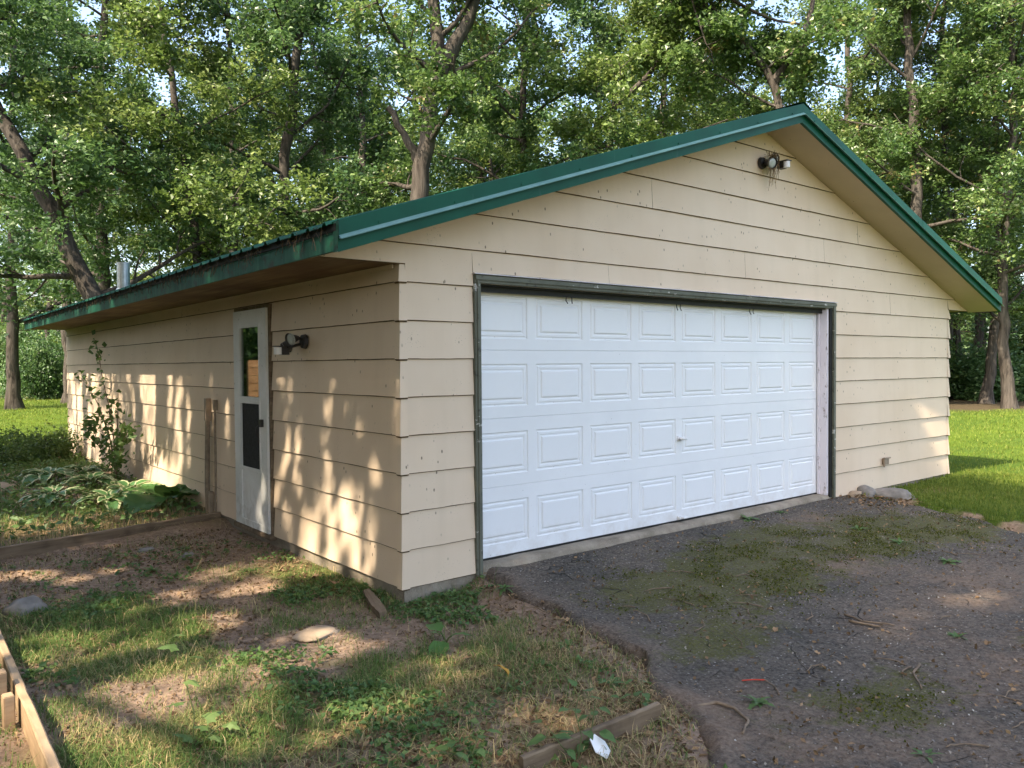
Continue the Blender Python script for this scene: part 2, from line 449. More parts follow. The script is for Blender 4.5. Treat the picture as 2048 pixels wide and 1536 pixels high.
def mat_asphalt():
    t = NT('old_asphalt', 0.85, 0.25)
    n2 = t.noise(45, 5, 0.7)
    c = t.ramp(n2, [(0.34, (0.02, 0.0185, 0.016)), (0.66, (0.135, 0.122, 0.104))])
    # worn, sandy areas
    c = t.mix(t.ramp(t.noise(1.5, 6, 0.62), [(0.40, 0.0), (0.60, 0.85)]), c, t.ramp(n2, [(0.34, (0.05, 0.041, 0.033)), (0.66, (0.20, 0.165, 0.13))]))
    v = t.voro(34, out='Color'); vd = t.voro(34)
    pale = t.math('MULTIPLY', t.ramp(vd, [(0.16, 1.0), (0.28, 0.0)]), t.ramp(v, [(0.52, 0.0), (0.62, 1.0)]))
    c = t.mix(t.math('MULTIPLY', pale, 0.75), c, (0.42, 0.39, 0.35))
    v2 = t.voro(120); c = t.mix(t.math('MULTIPLY', t.ramp(v2, [(0.12, 1.0), (0.25, 0.0)]), t.ramp(t.noise(3, 3), [(0.4, 0.0), (0.6, 0.6)])), c, (0.24, 0.22, 0.20))
    # dust / soil washed on
    c = t.mix(t.math('MULTIPLY', t.attr('dust'), t.ramp(t.noise(5, 6, 0.7), [(0.32, 0.0), (0.6, 1.0)])), c, t.ramp(n2, [(0.3, (0.12, 0.08, 0.055)), (0.7, (0.27, 0.20, 0.145))]))
    # moss
    mn = t.math('ADD', t.math('MULTIPLY', t.attr('moss'), 0.50), t.math('MULTIPLY', t.ramp(t.noise(4.5, 6, 0.78), [(0.36, 0.0), (0.64, 1.0)]), 0.5))
    mm = t.math('MULTIPLY', t.ramp(mn, [(0.46, 0.0), (0.66, 0.95)]), t.ramp(t.noise(70, 4, 0.75), [(0.38, 0.15), (0.55, 1.0)]))
    c = t.mix(mm, c, t.ramp(t.noise(60, 4, 0.7), [(0.3, (0.045, 0.048, 0.010)), (0.7, (0.135, 0.135, 0.028))]))
    # cracks
    wv = t.n('ShaderNodeVectorMath', operation='ADD'); nz = t.n('ShaderNodeTexNoise'); nz.inputs['Scale'].default_value = 3
    sc = t.n('ShaderNodeVectorMath', operation='SCALE'); sc.inputs['Scale'].default_value = 0.35
    t.lk(t.co(), nz.inputs['Vector']); t.lk(nz.outputs['Color'], sc.inputs[0]); t.lk(t.co(), wv.inputs[0]); t.lk(sc.outputs[0], wv.inputs[1])
    cr = t.voro(1.9, 'DISTANCE_TO_EDGE', wv.outputs[0])
    crm = t.math('MULTIPLY', t.ramp(cr, [(0.002, 1.0), (0.008, 0.0)]), t.ramp(t.noise(1.1, 3), [(0.54, 0.0), (0.62, 1.0)]))
    c = t.mix(t.math('MULTIPLY', crm, 0.55), c, (0.012, 0.011, 0.010))
    t.col(c)
    hgt = t.math('SUBTRACT', t.math('ADD', n2, t.math('MULTIPLY', pale, 0.6)), t.math('MULTIPLY', crm, 2.0))
    b = t.bump(hgt, 1.0, 0.022); t.bump(t.noise(9, 4), 0.5, 0.05, b)
    return t.m
M['asphalt'] = mat_asphalt()

# ------------------------------------------------------------------ ground, driveway
EX = 0.267          # siding exposure
W, L = 8.715, 12.04
def edgeL(y):   # left border of the driveway
    return np.interp(y, [-9, -5, -2.77, -2.46, -2.23, -1.85, -1.53, -1.12, -0.64, -0.12, 0.1], [-0.9, -0.75, -0.19, 0.11, 0.19, 0.42, 0.5, 0.58, 0.61, 0.69, 0.73])
def edgeR(y):
    return np.interp(y, [-9, -5, -1.9, -1.07, -0.39, 0.1], [4.2, 4.9, 5.84, 6.17, 6.3, 5.9])
def drive_h(y):
    y = np.asarray(y, float)
    return -0.03 - 0.07 * sstep(0, 2.5, -y) + 0.028 * sstep(-0.45, -0.02, y)
def ground_h(x, y):
    x = np.asarray(x, float); y = np.asarray(y, float)
    el, er = edgeL(y), edgeR(y)
    hd = drive_h(y)
    h = -0.10 + (hd + 0.10) * sstep(-0.25, 0.05, x - el) * (y < 1.5)
    h = np.where(x > 3, hd + (-0.05 - hd) * sstep(-0.1, 0.6, x - er), h)
    h = np.where((y > 1.5) & (x < 0.5), -0.10 + 0.05 * sstep(3.3, 3.6, y), h)
    h = np.where((y > 1.5) & (x >= 0.5), -0.07, h)
    n = (fbm(x, y, 0.9, 3) - 0.5) * 0.05 + (fbm(x, y, 6.0, 3) - 0.5) * 0.03
    n = n * np.where((x > 8) | (y > 8), 1.4, 1.0)
    on = (x > el - 0.02) & (x < er + 0.02) & (y < 0.2)
    return np.where(on, hd - 0.05, h + n)

def axis(lo, a, b, hi, st):
    mid = np.arange(a, b, st)
    def grow(d):
        out, s, p = [], st, 0
        while p < d: s *= 1.14; p += s; out.append(min(p, d))
        return np.array(out)
    return np.concatenate([(a - grow(a - lo))[::-1], mid, b + grow(hi - b)])
gx = axis(-120, -3.6, 8.6, 150, 0.055); gy = axis(-90, -4.6, 5.2, 170, 0.055)
GX, GY = np.meshgrid(gx, gy, indexing='ij')
GZ = ground_h(GX, GY)
def turf_mask(x, y):
    n = fbm(x, y, 1.4, 4); n2 = fbm(x, y, 5, 3)
    right = sstep(-0.2, 0.15, x - edgeR(y) + (n2 - 0.5) * 0.8) * (x > 3)
    back = np.where((y > 12.3) | ((y > 8) & (x < -2.6)) | (x < -4), 1.0, 0.0)
    yard = sstep(0.43, 0.56, n) * sstep(1.9, 1.2, y) * sstep(-2.0, -1.2, y) * sstep(0.35, 0.0, x) * 0.8
    return np.clip(np.maximum(np.maximum(right, back), yard), 0, 1)
def dry_mask(x, y):
    n = fbm(x + 9, y, 2.2, 4)
    a = sstep(0.48, 0.62, n) * sstep(-0.6, -1.6, y) * (x < 0.2) * 0.8
    b = sstep(0.55, 0.1, np.hypot((x - 7.45), (y + 0.38) * 1.6)) * 0.8
    c = sstep(3.3, 3.6, y) * sstep(5.4, 4.2, y) * (x < 0) * 0.6 * sstep(0.3, 0.55, n)
    return np.clip(a + b + c, 0, 1)
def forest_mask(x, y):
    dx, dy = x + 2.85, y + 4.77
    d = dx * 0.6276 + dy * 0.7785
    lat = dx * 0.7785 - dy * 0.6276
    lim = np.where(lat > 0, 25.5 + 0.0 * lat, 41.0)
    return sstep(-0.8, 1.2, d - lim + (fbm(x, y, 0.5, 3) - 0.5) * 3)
nx, ny = len(gx), len(gy)
idx = np.arange(nx * ny).reshape(nx, ny)
Q = np.stack([idx[:-1, :-1], idx[1:, :-1], idx[1:, 1:], idx[:-1, 1:]], -1).reshape(-1, 4)
gm = mesh_np('ground', np.stack([GX, GY, GZ], -1).reshape(-1, 3), Q, mats=[M['ground']], smooth=True,
     attr={'turf': ('POINT', turf_mask(GX, GY).ravel()), 'dry': ('POINT', dry_mask(GX, GY).ravel()), 'forest': ('POINT', forest_mask(GX, GY).ravel())})
link('ground', gm, kind='structure')

ys = np.concatenate([np.arange(-0.005, -4.6, -0.04), np.arange(-4.6, -9, -0.25)])
us = np.concatenate([[0, 0.004, 0.012], np.linspace(0.02, 0.98, 130), [0.988, 0.996, 1.0]])
YY, UU = np.meshgrid(ys, us, indexing='ij')
el = edgeL(YY) + (fbm(YY, YY * 0 + 3, 2.5, 4) - 0.5) * 0.34; er = edgeR(YY) + (fbm(YY, YY * 0 + 8, 3, 4) - 0.5) * 0.3
XX = el + (er - el) * UU
XX = XX + (vnoise(XX * 0 + UU * 40, YY, 6) - 0.5) * 0.05 * ((UU < 0.03) | (UU > 0.97))
ZZ = drive_h(YY) + (fbm(XX, YY, 0.7, 3) - 0.5) * 0.035 + (fbm(XX, YY, 5, 3) - 0.5) * 0.014
ZZ = ZZ - 0.06 * sstep(0.006, 0.0, UU) - 0.05 * sstep(0.994, 1.0, UU) + 0.022 * sstep(0.0, 0.008, UU) * sstep(0.05, 0.015, UU)
def blob(x, y, cx, cy, rx, ry): return np.exp(-(((x - cx) / rx) ** 2 + ((y - cy) / ry) ** 2))
moss = sum(blob(XX, YY, *b) for b in [(2.6, -0.85, 0.9, 0.45), (1.45, -1.0, 0.55, 0.35), (2.2, -1.4, 0.8, 0.35), (4.9, -0.9, 0.9, 0.4), (5.3, -1.5, 0.8, 0.4), (3.6, -0.5, 0.7, 0.25), (1.1, -1.9, 0.5, 0.3), (3.9, -1.3, 0.6, 0.35), (1.0, -2.9, 0.5, 0.3), (2.9, -3.2, 0.5, 0.3)])
dust = sum(blob(XX, YY, *b) for b in [(2.15, -2.4, 0.35, 0.3), (0.25, -2.6, 0.4, 0.4), (3.1, -2.5, 0.4, 0.3), (0.4, -3.3, 0.7, 0.5), (3.2, -1.5, 0.4, 0.3), (3.7, -2.3, 0.8, 0.4), (4.6, -0.4, 0.5, 0.2), (1.9, -3.1, 0.7, 0.4)]) * 0.9
dust = dust + sstep(0.06, 0.0, UU) * 0.6 + sstep(0.97, 1.0, UU) * 0.4
a, b = YY.shape
idx = np.arange(a * b).reshape(a, b)
Q = np.stack([idx[:-1, :-1], idx[1:, :-1], idx[1:, 1:], idx[:-1, 1:]], -1).reshape(-1, 4)
link('driveway', mesh_np('driveway', np.stack([XX, YY, ZZ], -1).reshape(-1, 3), Q[:, ::-1], mats=[M['asphalt']], smooth=True,
     attr={'moss': ('POINT', np.clip(moss, 0, 1).ravel()), 'dust': ('POINT', np.clip(dust, 0, 1).ravel())}), kind='structure')

# ------------------------------------------------------------------ garage
G = thing('garage', 'low beige lap-sided garage with green metal roof', 'garage')
XR = W / 2
def ztop(x): return 4.106 - 0.335 * abs(x - XR)
RD = 0.178
def zsof(x): return ztop(x) - RD
SZ = 2.262; OV = 0.655; RK = 0.42
DX0, DX1, DZ1 = 0.675, 5.60, 2.165
SY0, SY1, SZ1 = 2.25, 3.14, 2.13

mb = MB()
mb.box(0.004, DX0, 0.004, 0.10, 0, 2.6).box(DX1, W - 0.004, 0.004, 0.10, 0, 2.6).box(DX0, DX1, 0.004, 0.10, DZ1, 2.6)
mb.add([(0, 0.02, 2.6), (W, 0.02, 2.6), (XR, 0.02, 3.98)], [(0, 1, 2)])
mb.box(0.004, 0.1, 0.1, SY0, 0, 2.6).box(0.004, 0.1, SY1, L, 0, 2.6).box(0.004, 0.1, SY0, SY1, SZ1, 2.6)
mb.box(W - 0.1, W - 0.004, 0.1, L, 0, 2.6).box(0.1, W - 0.1, L - 0.1, L, 0, 2.6)
mb.add([(0, L - 0.02, 2.6), (W, L - 0.02, 2.6), (XR, L - 0.02, 3.98)], [(0, 1, 2)])
mb.build('wall', M['siding'], G)

def board(a, b, zb, zt, face, wav=0.0005, clip=None, sag=0.0):
    """one lap board; face(s, out, z) -> xyz"""
    n = max(2, int((b - a) / 0.07))
    s = np.linspace(a, b, n + 1)
    seed = rng.random() * 90
    w = (fbm(s, s * 0 + seed, 5, 4) - 0.5) * wav * 8
    bot = zb + w + sag * (vnoise(s, s * 0 + seed + 5, 0.6) - 0.5)
    bulge = (fbm(s, s * 0 + seed + 30, 1.2, 3) - 0.5) * 0.006
    top = np.full_like(s, zt + 0.012)
    if clip is not None:
        c = np.array([clip(x) for x in s]) + 0.01
        top = np.minimum(top, c); bot = np.minimum(bot, c - 0.001)
    lip = np.minimum(bot + 0.0045 + 0.003 * vnoise(s, s * 0 + seed, 9), top)
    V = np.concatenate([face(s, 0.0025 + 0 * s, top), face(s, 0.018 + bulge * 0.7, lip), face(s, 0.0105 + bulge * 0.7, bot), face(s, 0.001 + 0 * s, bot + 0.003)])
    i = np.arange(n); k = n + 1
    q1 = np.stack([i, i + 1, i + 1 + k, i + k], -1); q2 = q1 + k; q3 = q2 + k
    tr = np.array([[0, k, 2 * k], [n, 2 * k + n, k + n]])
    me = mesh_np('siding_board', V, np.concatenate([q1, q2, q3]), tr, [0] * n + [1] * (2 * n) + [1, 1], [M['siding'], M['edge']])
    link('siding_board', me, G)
def ff(s, o, z): return np.stack([s, -o, z], -1)
def fl(s, o, z): return np.stack([-o, s, z], -1)
def fr_(s, o, z): return np.stack([W + o, s, z], -1)
def fb(s, o, z): return np.stack([s, L + o, z], -1)

for i in range(8):                                          # courses beside the door
    wv = 0.0016 if i < 3 else 0.0006
    board(0.035, DX0 - 0.062, i * EX, (i + 1) * EX, ff, wv)
    js = [DX1 + 0.115, W - 0.03]
    board(js[0], js[1], i * EX, (i + 1) * EX, ff)
def gcourse(i, joints):
    zb, zt = i * EX, (i + 1) * EX
    half = (4.106 - RD - zb) / 0.335
    a, b = max(-OV, XR - half), min(W + OV, XR + half)
    ps = [a] + joints + [b]
    for u, v in zip(ps[:-1], ps[1:]): board(u + 0.0015, v - 0.0015, zb, zt, ff, clip=zsof)
zb = 8 * EX
def c8(u, v): board(u + 0.0015, v - 0.0015, zb, zb + EX, ff, clip=zsof)
# the course over the door starts at the door head
board(0.035, DX0 - 0.062, zb, zb + EX, ff, clip=zsof)
board(DX0 - 0.062, 2.043, DZ1 + 0.07, zb + EX, ff, clip=zsof, wav=0.0003)
board(2.0455, DX1 + 0.115, DZ1 + 0.07, zb + EX, ff, clip=zsof, wav=0.0003)
board(DX1 + 0.115, 7.029, zb, zb + EX, ff, clip=zsof); board(7.032, W - 0.03, zb, zb + EX, ff, clip=zsof)
for u, v in ((-OV + 0.02, 0.034), (W - 0.029, W + OV - 0.02)):
    board(u, v, SZ - 0.004, zb + EX, ff, clip=zsof, wav=0.0003)
gcourse(9, [3.995]); gcourse(10, [5.483]); gcourse(11, [2.6, 6.224]); gcourse(12, []); gcourse(13, []); gcourse(14, [])
sj = {0: [], 1: [7.2], 2: [5.4], 3: [8.6], 4: [6.5], 5: [7.9], 6: [5.8], 7: [8.2]}
for i in range(9):
    zb, zt = i * EX, min((i + 1) * EX, SZ + 0.01)
    if i < 8:
        board(0.035, SY0 - 0.012, zb, zt, fl, 0.001 if i < 3 else 0.0005)
        ps = [SY1 + 0.012] + sj[i] + [L - 0.03]
    else:
        ps = [0.035, 4.9, 9.7, L - 0.03]
    for u, v in zip(ps[:-1], ps[1:]): board(u + 0.0012, v - 0.0012, zb, zt, fl, 0.0006)
    board(0.03, L - 0.03, zb, zt, fr_)                      # the right and rear walls
    board(0.03, W - 0.03, zb, zt, fb)
for i in range(9):                                          # folded metal corner pieces, one per course
    zb, zt = i * EX, min((i + 1) * EX, SZ)
    for cx, sg in ((0.0, -1), (W, 1)):
        v = []
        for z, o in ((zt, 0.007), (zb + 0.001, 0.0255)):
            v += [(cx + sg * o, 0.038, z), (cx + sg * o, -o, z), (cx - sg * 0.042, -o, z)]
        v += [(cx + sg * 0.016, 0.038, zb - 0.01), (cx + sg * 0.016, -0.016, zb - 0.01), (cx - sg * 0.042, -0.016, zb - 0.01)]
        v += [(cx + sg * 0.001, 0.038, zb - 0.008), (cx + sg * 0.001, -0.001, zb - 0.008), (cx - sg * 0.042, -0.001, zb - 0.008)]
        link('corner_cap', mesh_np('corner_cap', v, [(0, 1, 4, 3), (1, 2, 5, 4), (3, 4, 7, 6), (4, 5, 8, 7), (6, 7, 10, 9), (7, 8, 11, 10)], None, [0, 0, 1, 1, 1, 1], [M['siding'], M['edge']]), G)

# foundation and door slab
fm = MB()
n = 40
def fcurve(p0, p1, out):
    vs, fs = [], []
    for k in range(n + 1):
        t = k / n; x = p0[0] + (p1[0] - p0[0]) * t; y = p0[1] + (p1[1] - p0[1]) * t
        for z in (0.002, -0.05, -0.12, -0.4):
            j = (vnoise(k * 0.6, z * 30, 1.0) - 0.5) * 0.012 + out * (0.006 - z * 0.02)
            vs.append((x + (j if p0[0] == p1[0] else 0) * (-1), y - (j if p0[1] == p1[1] else 0), z))
    for k in range(n):
        for q in range(3): a_ = k * 4 + q; fs.append((a_, a_ + 4, a_ + 5, a_ + 1))
    fm.add(vs, fs)
fcurve((0.012, 0.01), (DX0 + 0.02, 0.01), 1); fcurve((DX1, 0.01), (W - 0.01, 0.01), 1)
fcurve((0.012, 0.01), (0.012, L), 1)
fm.box(0.012, DX0, 0.01, 0.1, -0.4, 0.0).box(0.014, 0.1, 0.1, L, -0.4, 0.0).box(W - 0.1, W - 0.01, 0.012, L, -0.4, 0.0).box(0.1, W - 0.1, L - 0.1, L - 0.01, -0.4, 0.0)
fm.box(DX1, W, 0.012, 0.1, -0.4, 0.0)
fm.build('foundation', M['concrete'], G)
nn = 90
vs, fs = [], []
prof = [(0.3, 0.048), (0.03, 0.046), (0.0, 0.038), (-0.02, 0.012), (-0.025, -0.12)]
for k in range(nn + 1):
    x = DX0 - 0.05 + (DX1 - DX0 + 0.09) * k / nn
    for j, (y, z) in enumerate(prof):
        d = (fbm(x, j * 3.1, 4, 4) - 0.5)
        vs.append((x, y + (d * 0.05 if j >= 1 else 0), z + (d * 0.022 if 0 < j < 4 else 0)))
for k in range(nn):
    for j in range(4): q = k * 5 + j; fs.append((q, q + 1, q + 6, q + 5))
MB().add(vs, fs).build('door_slab', M['concrete'], G, smooth=True)

# door frame
for x0, x1 in ((DX0 - 0.06, DX0), (DX1 + 0.045, DX1 + 0.112)):
    f = MB().box(x0, x1, -0.032, 0.0, -0.005, DZ1 - 0.002).build('frame_post', M['frame'], G, bevel=0.004)
    MB().box(x0 + 0.02 * (x0 < 1) + 0.0, x0 + 0.04 + 0.007 * (x0 > 1), -0.042, -0.033, -0.003, DZ1 + 0.02).build('moulding', M['frame'], f, bevel=0.003)
f = MB().box(DX0 - 0.06, DX1 + 0.112, -0.032, 0.0, DZ1, DZ1 + 0.062).build('frame_head', M['frame'], G, bevel=0.004)
MB().box(DX0 - 0.055, DX1 + 0.108, -0.044, -0.033, DZ1 + 0.022, DZ1 + 0.055).build('moulding', M['frame'], f, bevel=0.003)
MB().box(DX0 - 0.068, DX1 + 0.12, -0.05, 0.0, DZ1 + 0.0645, DZ1 + 0.07).build('drip_cap', M['jamb'], f)
MB().box(DX1 - 0.03, DX1 + 0.044, 0.0, 0.2, 0.045, DZ1).build('jamb', M['jamb'], G)
mb = MB().box(DX0 - 0.04, DX0 - 0.002, 0.0, 0.2, 0.045, DZ1)
mb.build('jamb', M['jamb'], G)
MB().box(DX1 + 0.0, DX1 + 0.0445, -0.022, -0.001, 0.02, DZ1 - 0.003).build('weather_strip', M['black'], G)
MB().box(DX1 - 0.052, DX1 - 0.031, 0.085, 0.108, 0.055, DZ1 - 0.05).build('weather_strip', M['jamb'], G)
mb = MB().box(DX0 - 0.03, DX1 + 0.03, 0.02, 0.2, DZ1 - 0.012, DZ1 - 0.001).box(DX0, DX1 - 0.03, 0.06, 0.075, DZ1 - 0.055, DZ1 - 0.012)
mb.build('head_seal', M['black'], G)

# overhead door: four sections, eight pressed panels each
GD = link('garage_door', None, G)
dx0, dx1 = 0.68, 5.56
DY = 0.12
zs = [0.062, 0.604, 1.140, 1.672, 2.20]
pw, ph = 0.535, 0.345
def pressed(w, h):
    rings = [(0, 0.0), (0.006, 0.0), (0.013, 0.009), (0.022, 0.009), (0.030, 0.002), (0.046, 0.002), (0.052, 0.0065), (0.062, 0.0065), (0.070, -0.002), (0.078, -0.003)]
    v, f = [], []
    for ins, d in rings:
        v += [(-w/2 + ins, d, -h/2 + ins), (w/2 - ins, d, -h/2 + ins), (w/2 - ins, d, h/2 - ins), (-w/2 + ins, d, h/2 - ins)]
    for r in range(len(rings) - 1):
        for k in range(4): f.append((r*4+k, r*4+(k+1)%4, r*4+4+(k+1)%4, r*4+4+k))
    f.append(tuple((len(rings)-1)*4 + k for k in range(4)))
    mb = MB(); mb.add(v, f); return mb.mesh('raised_panel', M['door'])
pm = pressed(pw, ph)
cw = (dx1 - dx0) / 8
for r in range(4):
    z0, z1 = zs[r] + 0.003, zs[r + 1] - 0.003
    zc = (z0 + z1) / 2 - 0.008
    mb = MB()
    xs = [dx0]
    for c in range(8): xc = dx0 + cw * (c + 0.5); xs += [xc - pw/2, xc + pw/2]
    xs.append(dx1)
    for i in range(0, len(xs), 2): mb.add([(xs[i], DY, zc - ph/2), (xs[i+1], DY, zc - ph/2), (xs[i+1], DY, zc + ph/2), (xs[i], DY, zc + ph/2)], [(0, 1, 2, 3)])
    for a_, b_ in ((z0, zc - ph/2), (zc + ph/2, z1)): mb.add([(dx0, DY, a_), (dx1, DY, a_), (dx1, DY, b_), (dx0, DY, b_)], [(0, 1, 2, 3)])
    for zz, d in ((z0, -0.006), (z1, 0.006)): mb.add([(dx0, DY, zz), (dx1, DY, zz), (dx1, DY + 0.012, zz + d), (dx0, DY + 0.012, zz + d)], [(0, 1, 2, 3)])
    mb.box(dx0, dx1, DY + 0.02, DY + 0.045, z0 - 0.003, z1 + 0.003)
    mb.build('door_section', M['door'], GD)
    for c in range(8):
        link('raised_panel', pm, GD, (dx0 + cw * (c + 0.5), DY, zc))
MB().box(dx0, dx1, DY - 0.004, DY + 0.03, 0.046, 0.061).build('bottom_seal', M['black'], GD)
mb = MB().box(3.09, 3.15, DY - 0.008, DY - 0.0005, 0.815, 0.87)
mb.tube([(3.12, DY - 0.008, 0.845), (3.12, DY - 0.04, 0.845)], 0.011, 8).tube([(3.095, DY - 0.042, 0.842), (3.125, DY - 0.046, 0.845), (3.185, DY - 0.04, 0.832)], [0.013, 0.014, 0.009], 8)
mb.build('handle', M['whiteplastic'], GD, smooth=True)
mb = MB().box(3.09, 3.15, DY - 0.03, DY - 0.0005, 0.075, 0.1).tube([(3.12, DY - 0.03, 0.088), (3.12, DY - 0.055, 0.088), (3.17, DY - 0.06, 0.09)], 0.009, 8)
mb.build('lift_handle', M['whiteplastic'], GD)
mb = MB()
for x in (1.62, 3.02, 4.18):                              # loose rubber ends of the head seal
    for k in (0, 1):
        p = [(x + k * 0.06, 0.062, DZ1 - 0.05), (x + k * 0.06 - 0.01 + rnd.uniform(-.01, .01), 0.052, DZ1 - 0.085), (x + k * 0.05 + 0.005, 0.05, DZ1 - 0.105 - rnd.random() * .02)]
        mb.tube(p, 0.0045, 5)
mb.build('torn_seal', M['black'], GD)

# storm door on the side wall
sd_fr = MB().box(-0.03, 0.06, SY0, SY0 + 0.03, 0.01, SZ1).box(-0.03, 0.06, SY1 - 0.03, SY1, 0.01, SZ1).box(-0.03, 0.06, SY0 + 0.03, SY1 - 0.03, SZ1 - 0.03, SZ1)
sd_fr.build('side_door_frame', M['grey_wood'], G)
SD = link('storm_door', None, G)
y0, y1, z0, z1 = SY0 + 0.032, SY1 - 0.032, 0.02, SZ1 - 0.034
gy0, gy1 = 2.45, 2.935
x0, x1 = -0.052, -0.018
mb = MB().box(x0, x1, y0, gy0, z0, z1).box(x0, x1, gy1, y1, z0, z1)
mb.box(x0 + .001, x1, gy0, gy1, 1.935, z1).box(x0 + .001, x1, gy0, gy1, 1.212, 1.265).box(x0 + .001, x1, gy0, gy1, 0.555, 0.59).box(x0 + 0.012, x1, gy0, gy1, z0 + 0.06, 0.555).box(x0 + .001, x1, gy0, gy1, z0, z0 + 0.06)
mb.build('door_leaf', M['storm'], SD)
for a_, b_ in ((0.59, 1.212), (1.265, 1.935)):
    mb = MB(); c = 0.022; xf = x0 - 0.005
    mb.box(xf, x0 - .0005, gy0 - c, gy0 + 0.006, a_ - c, b_ + c).box(xf, x0 - .0005, gy1 - 0.006, gy1 + c, a_ - c, b_ + c)
    mb.box(xf, x0 - .0005, gy0 + 0.006, gy1 - 0.006, a_ - c, a_ + 0.006).box(xf, x0 - .0005, gy0 + 0.006, gy1 - 0.006, b_ - 0.006, b_ + c)
    mb.build('sash', M['storm'], SD)
mb = MB().box(-0.038, -0.034, gy0, gy1, 1.265, 1.935); mb.build('glass_pane', M['glass'], SD)
mb = MB(); 
for k in range(60):
    yy = gy0 + (gy1 - gy0) * (k + 0.5) / 60; mb.box(-0.037, -0.0355, yy - 0.0026, yy + 0.0026, 0.59, 1.212)
for k in range(76):
    zz = 0.59 + 0.622 * (k + 0.5) / 76; mb.box(-0.0352, -0.0342, gy0, gy1, zz - 0.0024, zz + 0.0024)
mb.build('insect_screen', M['screen'], SD)
MB().box(0.03, 0.06, SY0 + 0.03, SY1 - 0.03, 0.02, SZ1 - 0.03).build('inner_door', M['inner'], G)
mb = MB().box(x0 - 0.03, x0 - 0.0005, y0 + 0.075, y0 + 0.125, 1.0, 1.07)
mb.tube([(x0 - 0.02, y0 + 0.12, 1.02), (x0 - 0.05, y0 + 0.125, 0.99), (x0 - 0.052, y0 + 0.125, 0.94), (x0 - 0.03, y0 + 0.12, 0.9)], [0.009, 0.009, 0.008, 0.006], 6)
mb.build('door_handle', M['blackmetal'], SD, bevel=0)
MB().box(-0.06, 0.02, SY0 - 0.02, SY1 + 0.02, -0.03, 0.012).build('door_sill', M['grey_wood'], G, bevel=0.004)

